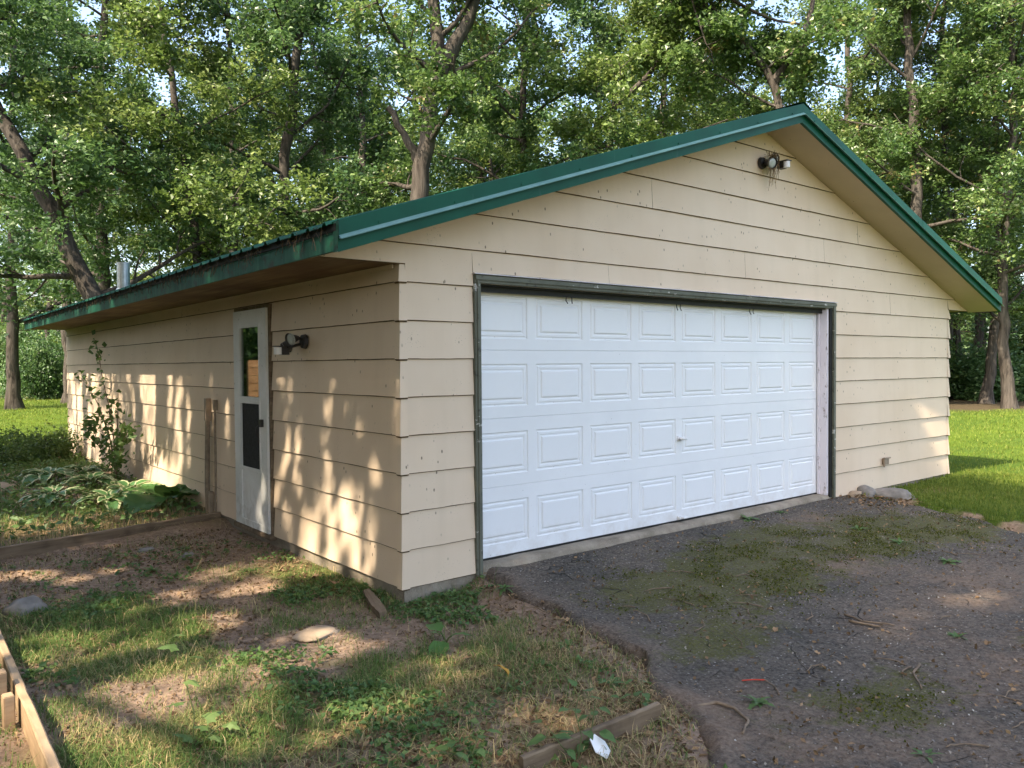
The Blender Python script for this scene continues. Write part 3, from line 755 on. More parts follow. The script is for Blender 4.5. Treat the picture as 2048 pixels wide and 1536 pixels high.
# soffits, fascia, roof
ys_ = [0.006, 2.44, 4.88, 7.32, 9.76, L]
for k in range(5):
    MB().box(-OV + 0.005, -0.001, ys_[k] + 0.002, ys_[k+1] - 0.002, SZ, SZ + 0.012).build('soffit_panel', M['soffit'], G)
    MB().box(W + 0.001, W + OV - 0.005, ys_[k] + 0.002, ys_[k+1] - 0.002, SZ, SZ + 0.012).build('soffit_panel', M['soffit'], G)
MB().box(-0.03, -0.0215, 0.05, L - 0.03, SZ - 0.03, SZ - 0.001).build('soffit_trim', M['siding'], G)
for sg, xe in ((-1, -OV), (1, W + OV)):
    MB().add([(XR, -0.0, zsof(XR)), (xe, -0.0, zsof(xe)), (xe, -RK + 0.003, zsof(xe)), (XR, -RK + 0.003, zsof(XR)),
              (XR, -0.0, zsof(XR) + 0.012), (xe, -0.0, zsof(xe) + 0.012), (xe, -RK + 0.003, zsof(xe) + 0.012), (XR, -RK + 0.003, zsof(XR) + 0.012)],
             [(0, 1, 2, 3), (4, 5, 6, 7), (0, 1, 5, 4), (1, 2, 6, 5)]).build('rake_soffit', M['rakesoffit'], G)
    def endf(x): return lambda y, dz: (x, y, ztop(x) + dz)
    xo = xe + sg * 0.02
    e1 = endf(XR); e2 = endf(xo)
    for q_, (xa, xb) in enumerate(((XR, XR + sg * 2.62), (XR + sg * 2.60, xo))):      # two overlapping lengths per slope
        e1 = endf(xa); e2 = endf(xb); k_ = -0.0022 * q_
        MB().sweep([(-RK + 0.008, -0.07), (-RK + k_, -0.07), (-RK + k_, -RD - 0.002 + k_), (-RK + 0.03, -RD - 0.003 + k_)], [e1, e2]).build('rake_fascia', M['green'], G)
        MB().sweep([(-RK + 0.16, 0.002 - k_), (-RK - 0.012 + k_, 0.004 - k_), (-RK - 0.014 + k_, -0.0838)], [e1, e2]).build('rake_trim', M['green'], G)
        MB().sweep([(-RK - 0.0142 + k_, -0.084), (-RK - 0.040 + k_, -0.104 + k_), (-RK - 0.038 + k_, -0.109 + k_), (-RK - 0.008, -0.098)], [e1, e2]).build('rake_hem', M['lip'], G)
    # eave fascia
    MB().box(min(xe, xe + sg * 0.014), max(xe, xe + sg * 0.014), -RK + 0.02, L, SZ - 0.012, SZ + 0.105).build('eave_fascia', M['greendirty'], G, bevel=0.002)
    MB().box(min(xe + sg * 0.002, xe + sg * 0.022), max(xe + sg * 0.002, xe + sg * 0.022), -RK + 0.02, L, SZ + 0.106, SZ + 0.15).build('drip_edge', M['black'], G)
    # closed end behind the rake at the eave
    MB().add([(xe, -RK + 0.004, SZ - 0.01), (xe, -0.004, SZ - 0.01), (xe, -0.004, ztop(xe) - 0.02), (xe, -RK + 0.004, ztop(xe) - 0.02)], [(0, 1, 2, 3)]).build('eave_end', M['greendirty'], G)
    MB().add([(xo, -RK - 0.0135, ztop(xo) + 0.004), (xo, -0.36, ztop(xo) + 0.002), (xo, -0.36, ztop(xo) - RD), (xo, -RK - 0.0005, ztop(xo) - RD - 0.002), (xo, -RK - 0.0005, ztop(xo) - 0.09), (xo, -RK - 0.0135, ztop(xo) - 0.09)], [(0, 1, 2, 3, 4, 5)]).build('trim_end', M['greendirty'], G)
    # ribbed steel sheets
    sheet = 0.916; k = 0; yy = -RK + 0.05
    while yy < L + 0.01:
        wdt = min(sheet, L + 0.03 - yy)
        pr = [(0, 0)]
        for j in range(4):
            c = 0.05 + j * 0.229
            if c + 0.03 < wdt: pr += [(c - 0.03, 0), (c - 0.012, 0.022), (c + 0.012, 0.022), (c + 0.03, 0)]
        pr.append((wdt, 0))
        xq = xe + sg * 0.06
        up_ = [(XR, yy + p, ztop(XR) - 0.012 + h) for p, h in pr]
        lo_ = [(xq, yy + p, ztop(xq) - 0.004 + h) for p, h in pr]
        dn_ = [(xq, yy + p, ztop(xq) - 0.004 + h - 0.006) for p, h in pr]
        m_ = len(pr)
        MB().add(up_ + lo_ + dn_, [(i, i + 1, m_ + i + 1, m_ + i) for i in range(m_ - 1)] + [(m_ + i, m_ + i + 1, 2 * m_ + i + 1, 2 * m_ + i) for i in range(m_ - 1)]).build('roof_sheet', M['green'], G)
        yy += sheet; k += 1
    MB().add([(XR, -RK + 0.02, ztop(XR) - 0.06), (xe + sg * 0.02, -RK + 0.02, ztop(xe) - 0.07), (xe + sg * 0.02, L, ztop(xe) - 0.07), (XR, L, ztop(XR) - 0.06)], [(0, 1, 2, 3)]).build('roof_deck', M['grey_wood'], G)
MB().add([(XR - 0.16, -RK - 0.02, ztop(XR) - 0.03), (XR, -RK - 0.02, ztop(XR) + 0.018), (XR + 0.16, -RK - 0.02, ztop(XR) - 0.03), (XR - 0.16, L + 0.03, ztop(XR) - 0.03), (XR, L + 0.03, ztop(XR) + 0.018), (XR + 0.16, L + 0.03, ztop(XR) - 0.03)],
         [(0, 1, 4, 3), (1, 2, 5, 4)]).build('ridge_cap', M['green'], G)
mb = MB()
for k in range(9):
    for sg in (-1, 1):
        x = XR + sg * (0.2 + k * 0.57); mb.tube([(x, -RK - 0.014, ztop(x) - 0.068), (x, -RK - 0.021, ztop(x) - 0.068)], 0.007, 6)
mb.build('trim_screws', M['green'], G)
# flue pipe through the roof
mb = MB(); cx, cy = 0.70, 10.72
mb.tube([(cx, cy, 2.80), (cx, cy, 3.12), (cx, cy, 3.40)], 0.108, 20, cap=False).tube([(cx, cy, 3.115), (cx, cy, 3.135)], 0.112, 20).tube([(cx, cy, 3.39), (cx, cy, 3.43)], 0.112, 20).tube([(cx, cy, 2.86), (cx, cy, 2.90), (cx, cy, 2.97)], [0.2, 0.15, 0.113], 20)
mb.build('flue_pipe', M['galv'], G, smooth=False)
# conduits on the side wall
mb = MB().tube([(-0.05, 3.99, -0.06), (-0.05, 3.98, 0.35), (-0.05, 3.935, 1.0)], 0.026, 10).box(-0.075, -0.02, 3.905, 3.965, 0.98, 1.22).box(-0.07, -0.02, 3.865, 3.92, -0.05, 0.22)
mb.build('cable_conduit', M['conduit'], G, smooth=False)
mb = MB().tube([(-0.045, 3.73, -0.06), (-0.045, 3.72, 0.4), (-0.045, 3.71, 1.12)], 0.013, 8).box(-0.062, -0.02, 3.693, 3.73, 1.1, 1.21)
mb.build('cable_conduit', M['conduit'], G, smooth=False)
# outdoor socket cover right of the door
mb = MB().box(6.82, 6.93, -0.055, -0.02, 0.29, 0.37).tube([(6.80, -0.06, 0.37), (6.95, -0.06, 0.37)], 0.012, 6).tube([(6.815, -0.05, 0.26), (6.815, -0.05, 0.38)], 0.012, 6)
mb.build('socket_cover', M['conduit'], G, bevel=0.004)
# loose dark debris caught along the left eave
mb = MB()
for k in range(420):
    y = rnd.uniform(-0.3, L); z = SZ + 0.1 + rnd.random() * 0.06; x = -OV - 0.015 - rnd.random() * 0.03
    a_ = rnd.uniform(-0.07, 0.07); ln = rnd.uniform(0.01, 0.09)
    mb.tube([(x, y, z), (x - rnd.random() * 0.01, y + a_ * 0.5, z - ln * 0.4), (x - 0.004, y + a_, z - ln)], rnd.uniform(0.0012, 0.003), 3)
o = mb.build('eave_debris', M['twig'], G); o['kind'] = 'stuff'

# ------------------------------------------------------------------ trees
class TreeGen:
    def __init__(s, seed): s.r = np.random.default_rng(seed); s.V = []; s.F = []; s.nv = 0; s.tw = []
    def tube(s, P, R, n):
        P = np.asarray(P, float); R = np.asarray(R, float)
        d = np.gradient(P, axis=0); d /= np.linalg.norm(d, axis=1, keepdims=True) + 1e-9
        ref = np.where(np.abs(d[:, 2:3]) < 0.9, np.array([[0, 0, 1.0]]), np.array([[1.0, 0, 0]]))
        if len(P) > 2: ref = np.repeat(ref[len(P)//2][None], len(P), 0)
        a = np.cross(d, ref); a /= np.linalg.norm(a, axis=1, keepdims=True) + 1e-9
        b = np.cross(d, a)
        t = np.arange(n) * 2 * np.pi / n
        ring = P[:, None] + (a[:, None] * np.cos(t)[None, :, None] + b[:, None] * np.sin(t)[None, :, None]) * R[:, None, None]
        if n > 8: ring = ring + s.r.normal(0, 0.045, (len(P), n, 1)) * R[:, None, None] * (ring - P[:, None]) / R[:, None, None]
        m = len(P); i = np.arange(m - 1)[:, None]; k = np.arange(n)[None]; k2 = (k + 1) % n
        q = np.stack([i*n+k, i*n+k2, (i+1)*n+k2, (i+1)*n+k], -1).reshape(-1, 4) + s.nv
        s.V.append(ring.reshape(-1, 3)); s.F.append(q); s.nv += m * n
    def path(s, p, d, ln, n, wob, lift):
        P = [np.array(p, float)]; d = np.array(d, float); st = ln / n
        for i in range(n):
            d = d + s.r.normal(0, wob, 3); d[2] += lift; d /= np.linalg.norm(d)
            P.append(P[-1] + d * st)
        return np.array(P), d
    def trunk(s, pts, r0, r1):
        pts = np.asarray(pts, float)
        ln = np.concatenate([[0], np.cumsum(np.linalg.norm(np.diff(pts, axis=0), axis=1))])
        n = max(10, int(ln[-1] / 0.55)); q = np.linspace(0, ln[-1], n)
        P = np.stack([np.interp(q, ln, pts[:, k]) for k in range(3)], -1)
        for _ in range(2): P[1:-1] = (P[:-2] + 2 * P[1:-1] + P[2:]) / 4
        P[1:, :2] += s.r.normal(0, 0.035, (n - 1, 2))
        R = r0 + (r1 - r0) * (q / ln[-1]) ** 0.9
        R = R * (1 + 0.55 * np.exp(-q / 0.45))
        s.tube(P, R, 14); return P, R
    def limbs(s, P, R, zmin, nl, maxlen, nb=7, nt=6, tl=0.75, low_el=10, zmaxf=1.0, outside=None):
        z = P[:, 2]
        for i in range(nl):
            t = (i + s.r.random() * 0.8) / nl
            zz = zmin + (z[-1] - zmin) * t
            k = int(np.argmin(np.abs(z - zz)))
            az = i * 2.4 + s.r.normal(0, 0.4); e = math.radians(low_el + 45 * t + s.r.normal(0, 8))
            ln = maxlen * (1.0 - 0.55 * t ** 2) * s.r.uniform(0.65, 1.15)
            d = np.array([math.cos(az) * math.cos(e), math.sin(az) * math.cos(e), math.sin(e)])
            s.limb(P[k], d, ln, max(0.02, R[k] * 0.42), nb, nt, tl)
    def limb(s, p, d, ln, r, nb, nt, tl, lift=0.01):
        LP, dd = s.path(p, d, ln, 8, 0.13, lift)
        s.tube(LP, np.linspace(r, r * 0.28, 9), 6)
        for j in range(nb):
            f = 0.22 + 0.78 * (j + s.r.random() * 0.7) / nb; a = min(f * 8, 7.9); ia = int(a); pp = LP[ia] + (LP[ia+1] - LP[ia]) * (a - ia)
            bd = (LP[ia+1] - LP[ia]); bd /= np.linalg.norm(bd)
            side = s.r.normal(0, 1, 3); side[2] *= 0.55; side -= bd * side.dot(bd); side /= np.linalg.norm(side)
            d2 = bd * 0.55 + side * 0.85; d2 /= np.linalg.norm(d2)
            bl = ln * 0.42 * s.r.uniform(0.6, 1.15) * (1.1 - 0.45 * f)
            BP, _ = s.path(pp, d2, bl, 5, 0.2, -0.01)
            s.tube(BP, np.linspace(max(r * 0.34, 0.012), 0.006, 6), 4)
            for q in range(nt):
                g = 0.25 + 0.75 * (q + s.r.random()) / nt; c = min(g * 5, 4.9); ic = int(c); tp = BP[ic] + (BP[ic+1] - BP[ic]) * (c - ic)
                td = (BP[ic+1] - BP[ic]); td = td / np.linalg.norm(td) * 0.6 + s.r.normal(0, 0.62, 3) * np.array([1, 1, 0.6]); td[2] -= 0.08
                td /= np.linalg.norm(td)
                s.tw.append((tp, td, tl * s.r.uniform(0.55, 1.2)))
    def wood_mesh(s, mat, name='trunk'):
        B = np.array([t[0] for t in s.tw]) if s.tw else np.zeros((0, 3)); 
        if len(B):
            D = np.array([t[1] for t in s.tw]); Ln = np.array([t[2] for t in s.tw])[:, None]
            a = np.cross(D, [0.3, 0.2, 0.9]); a /= np.linalg.norm(a, axis=1, keepdims=True); b = np.cross(D, a)
            T = B + D * Ln
            V = np.stack([B + a * 0.006, B - a * 0.003 + b * 0.005, B - a * 0.003 - b * 0.005, T], 1).reshape(-1, 3)
            base = s.nv + np.arange(len(B))[:, None] * 4
            tr = np.concatenate([base + np.array([[0, 1, 3]]), base + np.array([[1, 2, 3]]), base + np.array([[2, 0, 3]])])
            s.V.append(V)
        else: tr = None
        return mesh_np(name, np.concatenate(s.V), np.concatenate(s.F), tr, mats=[mat], smooth=True)
    def leaves(s, per, size, spread=0.14, keep=None):
        B = np.array([t[0] for t in s.tw]); D = np.array([t[1] for t in s.tw]); Ln = np.array([t[2] for t in s.tw])
        n = len(B) * per
        ti = np.repeat(np.arange(len(B)), per)
        t = s.r.random(n) ** 0.8 * 1.05
        C = B[ti] + D[ti] * (t * Ln[ti])[:, None] + s.r.normal(0, spread, (n, 3)) * np.array([1, 1, 0.65])
        tint = np.clip(s.r.normal(0.42, 0.22, len(B))[ti] + s.r.normal(0, 0.14, n), 0, 1)
        if keep is not None:
            k = keep(C); C = C[k]; tint = tint[k]; ti = ti[k]; n = len(C)
        return leaf_mesh(s.r, C, D[ti], size, tint)
def leaf_mesh(r, C, D, size, tint, upb=0.9):
    n = len(C)
    N = r.normal(0, 0.6, (n, 3)); N[:, 2] += upb; N /= np.linalg.norm(N, axis=1, keepdims=True)
    X = D * 0.6 + r.normal(0, 0.8, (n, 3)); X -= N * (X * N).sum(1, keepdims=True); X /= np.linalg.norm(X, axis=1, keepdims=True) + 1e-9
    Y = np.cross(N, X)
    S = (size * r.uniform(0.5, 1.35, n))[:, None]
    wv = r.uniform(0.26, 0.40, n)[:, None]
    fold = r.uniform(-0.02, 0.22, n)[:, None]
    sk = r.uniform(-0.12, 0.12, n)[:, None]
    V = np.stack([C - X * S * 0.5, C + Y * S * wv + N * S * fold + X * S * sk, C + X * S * 0.5 - N * S * 0.1, C - Y * S * wv + N * S * fold - X * S * sk], 1).reshape(-1, 3)
    Q = np.arange(n)[:, None] * 4 + np.array([[0, 1, 2, 3]])
    tr = np.concatenate([Q[:, [0, 1, 2]], Q[:, [0, 2, 3]]])
    return V, tr, np.concatenate([tint, tint])
def crown(name, lv, mat):
    V, tr, tint = lv
    return mesh_np(name, V, None, tr, mats=[mat], attr={'tint': ('FACE', tint)})

def make_tree(name, label, pts, r0, seed, mat, zmin=3.2, nl=18, maxlen=4.2, per=40, size=0.14, extend=2.0, group=None, extra=None, keep=None, nb=7, nt=6, tl=0.75, spread=0.16, sprouts=12):
    base = np.array(pts[0], float)
    g = TreeGen(seed)
    P_ = [list(np.array(p) - base) for p in pts]
    if extend:
        d = np.array(P_[-1]) - np.array(P_[-2]); d = d / np.linalg.norm(d) * 0.5 + np.array([0, 0, 0.5]); P_.append(list(np.array(P_[-1]) + d * extend))
    P, R = g.trunk(P_, r0, max(0.05, r0 * 0.3))
    if extra: extra(g, P, R, base)
    g.limbs(P, R, zmin, nl, maxlen, nb, nt, tl)
    for _ in range(sprouts):
        i_ = g.r.integers(len(P) // 5, len(P) - 1); az = g.r.uniform(0, 6.28)
        d_ = np.array([math.cos(az), math.sin(az), g.r.uniform(-0.1, 0.6)]); d_ /= np.linalg.norm(d_)
        if P[i_][2] < zmin * 0.75: continue
        g.limb(P[i_], d_, g.r.uniform(0.6, 1.5), 0.014, 3, 3, 0.4)
    t = thing(name, label, 'tree', tuple(base), group=group)
    link('trunk', g.wood_mesh(M['bark']), t)
    kf = (lambda C: keep(C + base)) if keep else None
    link('crown', crown('crown', g.leaves(per, size, spread, kf), mat), t)
    return t

TREES = [["A", [[1.61, 17.37, -0.1], [1.61, 17.37, 2.75], [1.38, 17.59, 3.76], [0.92, 18.0, 5.15], [0.32, 18.54, 6.67], [-0.19, 18.99, 7.8], [-0.74, 19.49, 9.57], [-1.09, 19.83, 11.59]], 0.283], ["B", [[3.18, 23.85, -0.1], [3.18, 23.85, 3.76], [3.09, 24.02, 7.03], [3.0, 24.19, 9.82], [3.2, 24.1, 11.94], [3.43, 23.97, 13.57], [3.6, 23.89, 15.54]], 0.229], ["C", [[4.33, 17.77, -0.1], [4.33, 17.77, 3.4], [4.17, 17.98, 5.9], [3.95, 18.21, 7.56], [3.68, 18.53, 10.61], [3.51, 18.71, 11.99], [3.42, 18.84, 13.79]], 0.152], ["D", [[7.01, 18.23, -0.1], [7.01, 18.23, 4.76], [6.93, 18.35, 6.87], [7.23, 18.2, 9.59], [7.43, 18.11, 11.85], [7.55, 18.07, 13.51], [7.52, 18.14, 15.02]], 0.242], ["E", [[8.42, 13.25, -0.1], [8.42, 13.25, 5.52], [8.64, 13.13, 7.24], [8.92, 12.95, 8.69], [9.01, 12.92, 9.74], [8.93, 13.02, 10.93], [9.01, 13.01, 12.78]], 0.344], ["F", [[13.27, 14.52, -0.1], [13.27, 14.52, 6.72], [13.26, 14.61, 9.08], [13.35, 14.61, 11.44], [13.47, 14.56, 13.01], [13.56, 14.57, 15.21]], 0.181], ["G", [[13.81, 12.81, -0.1], [13.81, 12.81, 6.8], [14.33, 12.46, 8.91], [14.93, 11.99, 9.51], [15.71, 11.39, 10.26], [16.2, 11.02, 11.31], [16.55, 10.79, 12.52], [16.74, 10.69, 14.33]], 0.128], ["H", [[16.89, 7.78, -0.1], [16.89, 7.78, 7.43], [16.84, 7.86, 8.82], [16.75, 7.96, 9.65], [16.28, 8.36, 10.34], [15.54, 8.98, 11.04], [15.02, 9.42, 11.88], [14.83, 9.62, 13.13]], 0.18], ["I", [[26.01, 8.07, -0.1], [26.01, 8.07, 5.47], [25.94, 8.27, 9.88], [25.86, 8.42, 12.52], [25.8, 8.54, 14.63], [25.91, 8.52, 16.92]], 0.264], ["J", [[29.89, 7.34, -0.1], [30.12, 7.22, 1.95], [30.31, 7.12, 3.84], [30.46, 7.12, 7.61], [30.4, 7.3, 11.39], [30.41, 7.41, 15.17], [30.52, 7.38, 17.05]], 0.19], ["K", [[27.24, 5.62, -0.1], [27.13, 5.77, 1.91], [27.1, 5.85, 3.61], [27.26, 5.83, 7.01], [27.6, 5.66, 10.4], [27.54, 5.82, 13.8], [27.57, 5.84, 15.16]], 0.19], ["L", [[33.11, 10.08, -0.1], [33.11, 10.08, 6.3], [33.12, 10.21, 10.58], [33.13, 10.34, 14.86], [33.35, 10.3, 19.13]], 0.235], ["M", [[1.48, 31.63, -0.1], [1.48, 31.63, 3.43], [1.55, 31.79, 10.06], [1.82, 31.76, 15.91], [1.86, 31.82, 18.84]], 0.234], ["N", [[4.1, 35.98, -0.1], [4.1, 35.98, 4.62], [4.11, 36.12, 9.15], [4.47, 36.05, 15.94], [4.5, 36.2, 21.6]], 0.227], ["O", [[9.01, 28.22, -0.1], [9.01, 28.22, 6.39], [9.0, 28.4, 11.58], [9.0, 28.57, 16.77], [9.13, 28.54, 19.26]], 0.187], ["P", [[14.23, 26.65, -0.1], [14.23, 26.65, 8.4], [14.2, 26.84, 13.24], [14.19, 26.98, 17.65], [14.25, 27.02, 20.29]], 0.22], ["Q", [[21.24, 15.88, -0.1], [21.24, 15.88, 8.89], [21.5, 15.79, 12.79], [21.69, 15.81, 18.06]], 0.195], ["S", [[27.85, 11.81, -0.1], [27.85, 11.81, 8.07], [28.07, 11.76, 12.09], [28.0, 11.95, 16.12], [28.08, 11.96, 18.53]], 0.201]]
def px_extraE(g, P, R, base):
    A = np.array
    # right-hand fork, and a broken stub on the left
    def pth(pts, r0, r1):
        pts = A(pts) - base; g.trunk(pts, r0 / 1.55 * 1.0, r1)
    k = lambda x, y, z: [x, y, z]
    pth([k(8.98, 12.93, 9.3), k(9.35, 12.68, 10.0), k(9.65, 12.45, 10.7), k(10.0, 12.2, 11.7), k(10.3, 12.0, 13.5)], 0.30, 0.10)
    pth([k(8.60, 13.2, 6.9), k(8.3, 13.4, 7.5), k(8.05, 13.6, 8.05), k(7.9, 13.7, 8.35)], 0.16, 0.08)
    g.limb(A(k(9.9, 12.3, 11.4)) - base, A([0.7, -0.3, 0.6]), 3.0, 0.07, 7, 6, 0.75)
    g.limb(A(k(9.0, 12.9, 9.0)) - base, A([0.8, -0.5, 0.75]), 3.4, 0.08, 5, 5, 0.75)
def px_extraH(g, P, R, base):
    A = np.array
    pts = A([[16.78, 7.94, 9.3], [17.1, 7.6, 10.0], [17.5, 7.2, 11.2], [17.6, 7.0, 13.0]]) - base
    g.trunk(pts, 0.085, 0.05)
    # long drooping bough reaching right
    for pts, r in (([[14.9, 9.5, 12.6], [15.5, 9.0, 11.9], [16.2, 8.3, 11.2], [16.9, 7.7, 10.8], [17.9, 6.9, 10.85], [18.7, 6.3, 11.1]], 0.06),
                   ([[14.8, 9.5, 12.4], [14.9, 9.3, 11.6], [15.1, 9.1, 10.6], [15.4, 8.9, 9.8]], 0.035)):
        q = A(pts) - base; g.trunk(q, r, 0.015)
        for j in range(7):
            f = 0.3 + 0.7 * j / 7; i = min(int(f * (len(q) - 1)), len(q) - 2); p = q[i] + (q[i+1] - q[i]) * (f * (len(q) - 1) - i)
            g.limb(p, g.r.normal(0, 1, 3) * A([1, 1, 0.3]) + A([0, 0, -0.2]), 1.1, 0.018, 4, 3, 0.45)
TL = {  # look and place of each nearer tree
 'A': ('thick dark trunk leaning left behind the flue pipe', 'leafB', dict(zmin=3.2, nl=16)),
 'B': ('upright grey trunk with spreading fork just right of the leaning tree', 'leafB', dict(zmin=3.4)),
 'C': ('slim tree standing between the flue pipe and the leafy middle trunk', 'leafC', dict(zmin=4.0, nl=16, maxlen=3.4)),
 'D': ('tall ragged trunk with tufted bark above the left end of the rake', 'leafB', dict(zmin=4.8)),
 'E': ('stout pale forked trunk with broken stub above the roof middle', 'leafA', dict(zmin=5.2, nl=11, maxlen=3.6, extra=px_extraE, sprouts=2)),
 'F': ('straight narrow dark trunk right of the forked tree', 'leafB', dict(zmin=6.3, nl=18)),
 'G': ('thin tree whose trunk bends diagonally to the right above the roof', 'leafC', dict(zmin=6.5, nl=15, maxlen=3.2)),
 'H': ('tree behind the roof peak arching left with long drooping bough', 'leafA', dict(zmin=7.6, nl=10, maxlen=3.2, extra=px_extraH)),
 'I': ('tall tree with bright leaf clusters right of the roof peak', 'leafA', dict(zmin=4.6, nl=20)),
 'J': ('leaning trunk left of the two at the right lawn edge', 'leafA', dict(zmin=3.2, nl=20)),
 'K': ('dappled trunk rightmost at the lawn edge, with low leafy boughs', 'leafA', dict(zmin=2.9, nl=22, maxlen=4.6)),
 'L': ('slender tree deep behind the right roof slope', 'leafA', dict(zmin=5, nl=18)),
 'M': ('leftmost trunk in the wood beyond the left lawn', 'leafB', dict(zmin=3.0)),
 'N': ('thin far trunk left of the leaning tree', 'leafC', dict(zmin=3.5)),
 'O': ('thin far trunk halfway between flue pipe and roof rake end', 'leafC', dict(zmin=5)),
 'P': ('thin far trunk just left of the stout forked tree', 'leafB', dict(zmin=6.5)),
 'Q': ('slender tree between the bent tree and the roof peak', 'leafC', dict(zmin=8.5)),
 'S': ('slender tree just right of the roof peak, behind others', 'leafC', dict(zmin=7.5)),
}
for i, (k, pts, r0) in enumerate(TREES):
    lab, lm, kw = TL[k]
    make_tree('tree', lab, pts, r0, 100 + i, M[lm], group='trees around the garage', **kw)

# deeper wood: shared variants
variants = []
for i in range(4):
    h = [15, 17, 14, 18][i]
    g_pts = [[0, 0, 0], [rnd.uniform(-.3, .3), rnd.uniform(-.3, .3), h * 0.35], [rnd.uniform(-.6, .6), rnd.uniform(-.6, .6), h * 0.7], [rnd.uniform(-.8, .8), rnd.uniform(-.8, .8), h]]
    g = TreeGen(300 + i); P, R = g.trunk(g_pts, 0.2, 0.05); g.limbs(P, R, 3.0, 20, 3.9, 6, 6, 0.85)
    variants.append((g.wood_mesh(M['bark']), crown('crown', g.leaves(26, 0.18, 0.19), M[['leafA', 'leafB', 'leafC', 'leafB'][i]])))
Fd = np.array([0.6276, 0.7785]); Rd = np.array([0.7785, -0.6276])
spots = []
for D in (36, 41, 47, 54):
    n = int(D * 1.5 / 5.4)
    for k in range(n):
        lat = (k + 0.5) / n * 1.62 - 0.81
        d = D + rnd.uniform(-2.5, 2.5); 
        if lat < -0.48 and d < 47: continue
        spots.append(np.array([-2.85, -4.77]) + Fd * d + Rd * (lat * D + rnd.uniform(-1.6, 1.6)))
for k, p in enumerate(spots):
    w_, c_ = variants[k % 4]
    sc = rnd.uniform(0.85, 1.2)
    t = thing('tree', 'one of the slim trees crowding deep in the wood', 'tree', (p[0], p[1], -0.15), rnd.uniform(0, 6.28), group='deep wood trees')
    t.scale = (sc, sc, sc * rnd.uniform(0.95, 1.1))
    link('trunk', w_, t); link('crown', c_, t)
# trees standing left of the camera, out of the frame: they shade the yard
def _cap(y, z0, z1, r_): return ((0, y, z0), (0, y - 0.05, z1), r_)
GAPS = [((-.05, 1.5, -.1), (-1.35, 1.2, -.1), .17), ((-.1, 1.15, -.1), (-.8, 0.95, -.1), .09), ((-.2, 1.85, -.1), (-.9, 1.7, -.1), .1), ((-0.85, -.40, -.1), (-1.6, -.34, -.1), .26), ((-1.75, -1.0, -.1), (-2.2, -1.1, -.1), .38), ((-2.3, -.35, -.1), (-1.9, -.45, -.1), .13),
        ((-1.5, -1.4, -.1), (-1.0, -1.5, -.1), .2), ((-1.3, -1.85, -.1), (-.6, -2.0, -.1), .24), ((-2.34, -.6, .0), (-2.34, -1.3, .0), .16), ((-2.35, .25, .0), (-2.2, .6, 0), .2), ((2.0, -2.42, -.1), (2.35, -2.38, -.1), .14), ((3.0, -2.5, -.1), (3.25, -2.5, -.1), .11), ((-.7, 3.9, -.1), (-1.6, 4.1, -.1), .22), ((-1.9, 4.6, -.1), (-2.4, 5.2, -.1), .4), ((-.9, 5.0, .2), (-.4, 6.0, .2), .45), ((-1.3, 6.2, .2), (-.8, 7.2, .2), .4), ((-1.2, .45, -.1), (-1.9, .4, -.1), .16), ((-.2, -1.2, -.1), (-.55, -1.15, -.1), .13), ((-1.9, -1.9, -.1), (-2.3, -2.1, -.1), .3), ((-1.4, 2.3, -.1), (-1.7, 2.25, -.1), .08), ((-1.9, 2.6, -.1), (-2.3, 2.7, -.1), .12),
        _cap(1.92, 1.30, 1.42, .05), _cap(1.98, .05, .95, .055), _cap(1.72, .5, 1.05, .06), _cap(1.6, .0, .75, .085), _cap(1.35, .35, .9, .07), _cap(1.2, .65, .95, .08), _cap(1.12, -.05, .5, .07), _cap(.9, .2, .6, .05), _cap(.72, .05, .42, .06), _cap(.4, .45, .75, .04), _cap(.5, .0, .2, .05), _cap(2.2, .3, .55, .04), _cap(2.5, .05, .45, .07), _cap(2.85, .1, .3, .05), _cap(1.15, 1.25, 1.4, .03),
        _cap(3.45, .9, 1.45, .04), _cap(3.95, .9, 1.5, .06), _cap(4.2, 1.2, 1.5, .08), _cap(4.75, .5, 1.5, .06), _cap(5.15, .2, 1.2, .09), _cap(5.5, 1.0, 1.5, .1), _cap(6.3, .6, 1.5, .16), _cap(6.7, .2, 1.5, .18), _cap(7.3, .1, 1.0, .14),
        ((0, 7.6, 1.3), (0, 9.0, 1.2), .3), ((0, 7.9, .7), (0, 8.8, .6), .28), ((0, 8.0, .1), (0, 8.5, .1), .2), ((0, 9.5, 1.4), (0, 11.9, 1.4), .28), ((0, 9.4, .8), (0, 10.4, .6), .3), ((0, 10.9, .9), (0, 11.9, .7), .28), ((0, 9.5, .15), (0, 11.8, .2), .2),
        ((2.5, .1, .95), (2.75, .1, .6), .05), ((2.0, .1, .62), (2.2, .1, .35), .05), ((4.2, .1, .95), (4.4, .1, .7), .06), ((4.6, .1, .5), (4.8, .1, .25), .06), ((3.5, .1, 1.2), (3.6, .1, 1.0), .05)]
sv = np.array(SUN)
def keep_gaps(C):  # crowns cut open along the sun so light patches fall on GAPS
    k = np.ones(len(C), bool)
    flat = lambda P: P - (P @ sv)[..., None] * sv
    Cp = flat(C); thin = np.random.default_rng(3).random(len(C)) < 0.05
    thin2 = np.random.default_rng(4).random(len(C)) < 0.11
    for a_, b_, r_ in GAPS:
        th = thin2 if a_[0] == 0 and b_[0] == 0 and a_[1] < 6 else thin
        a_ = flat(np.array(a_, float)); b_ = flat(np.array(b_, float)); ab = b_ - a_
        t_ = np.clip(((Cp - a_) @ ab) / (ab @ ab), 0, 1)
        k &= (np.linalg.norm(Cp - a_ - t_[:, None] * ab, axis=1) > r_ + 0.06) | th
    return k
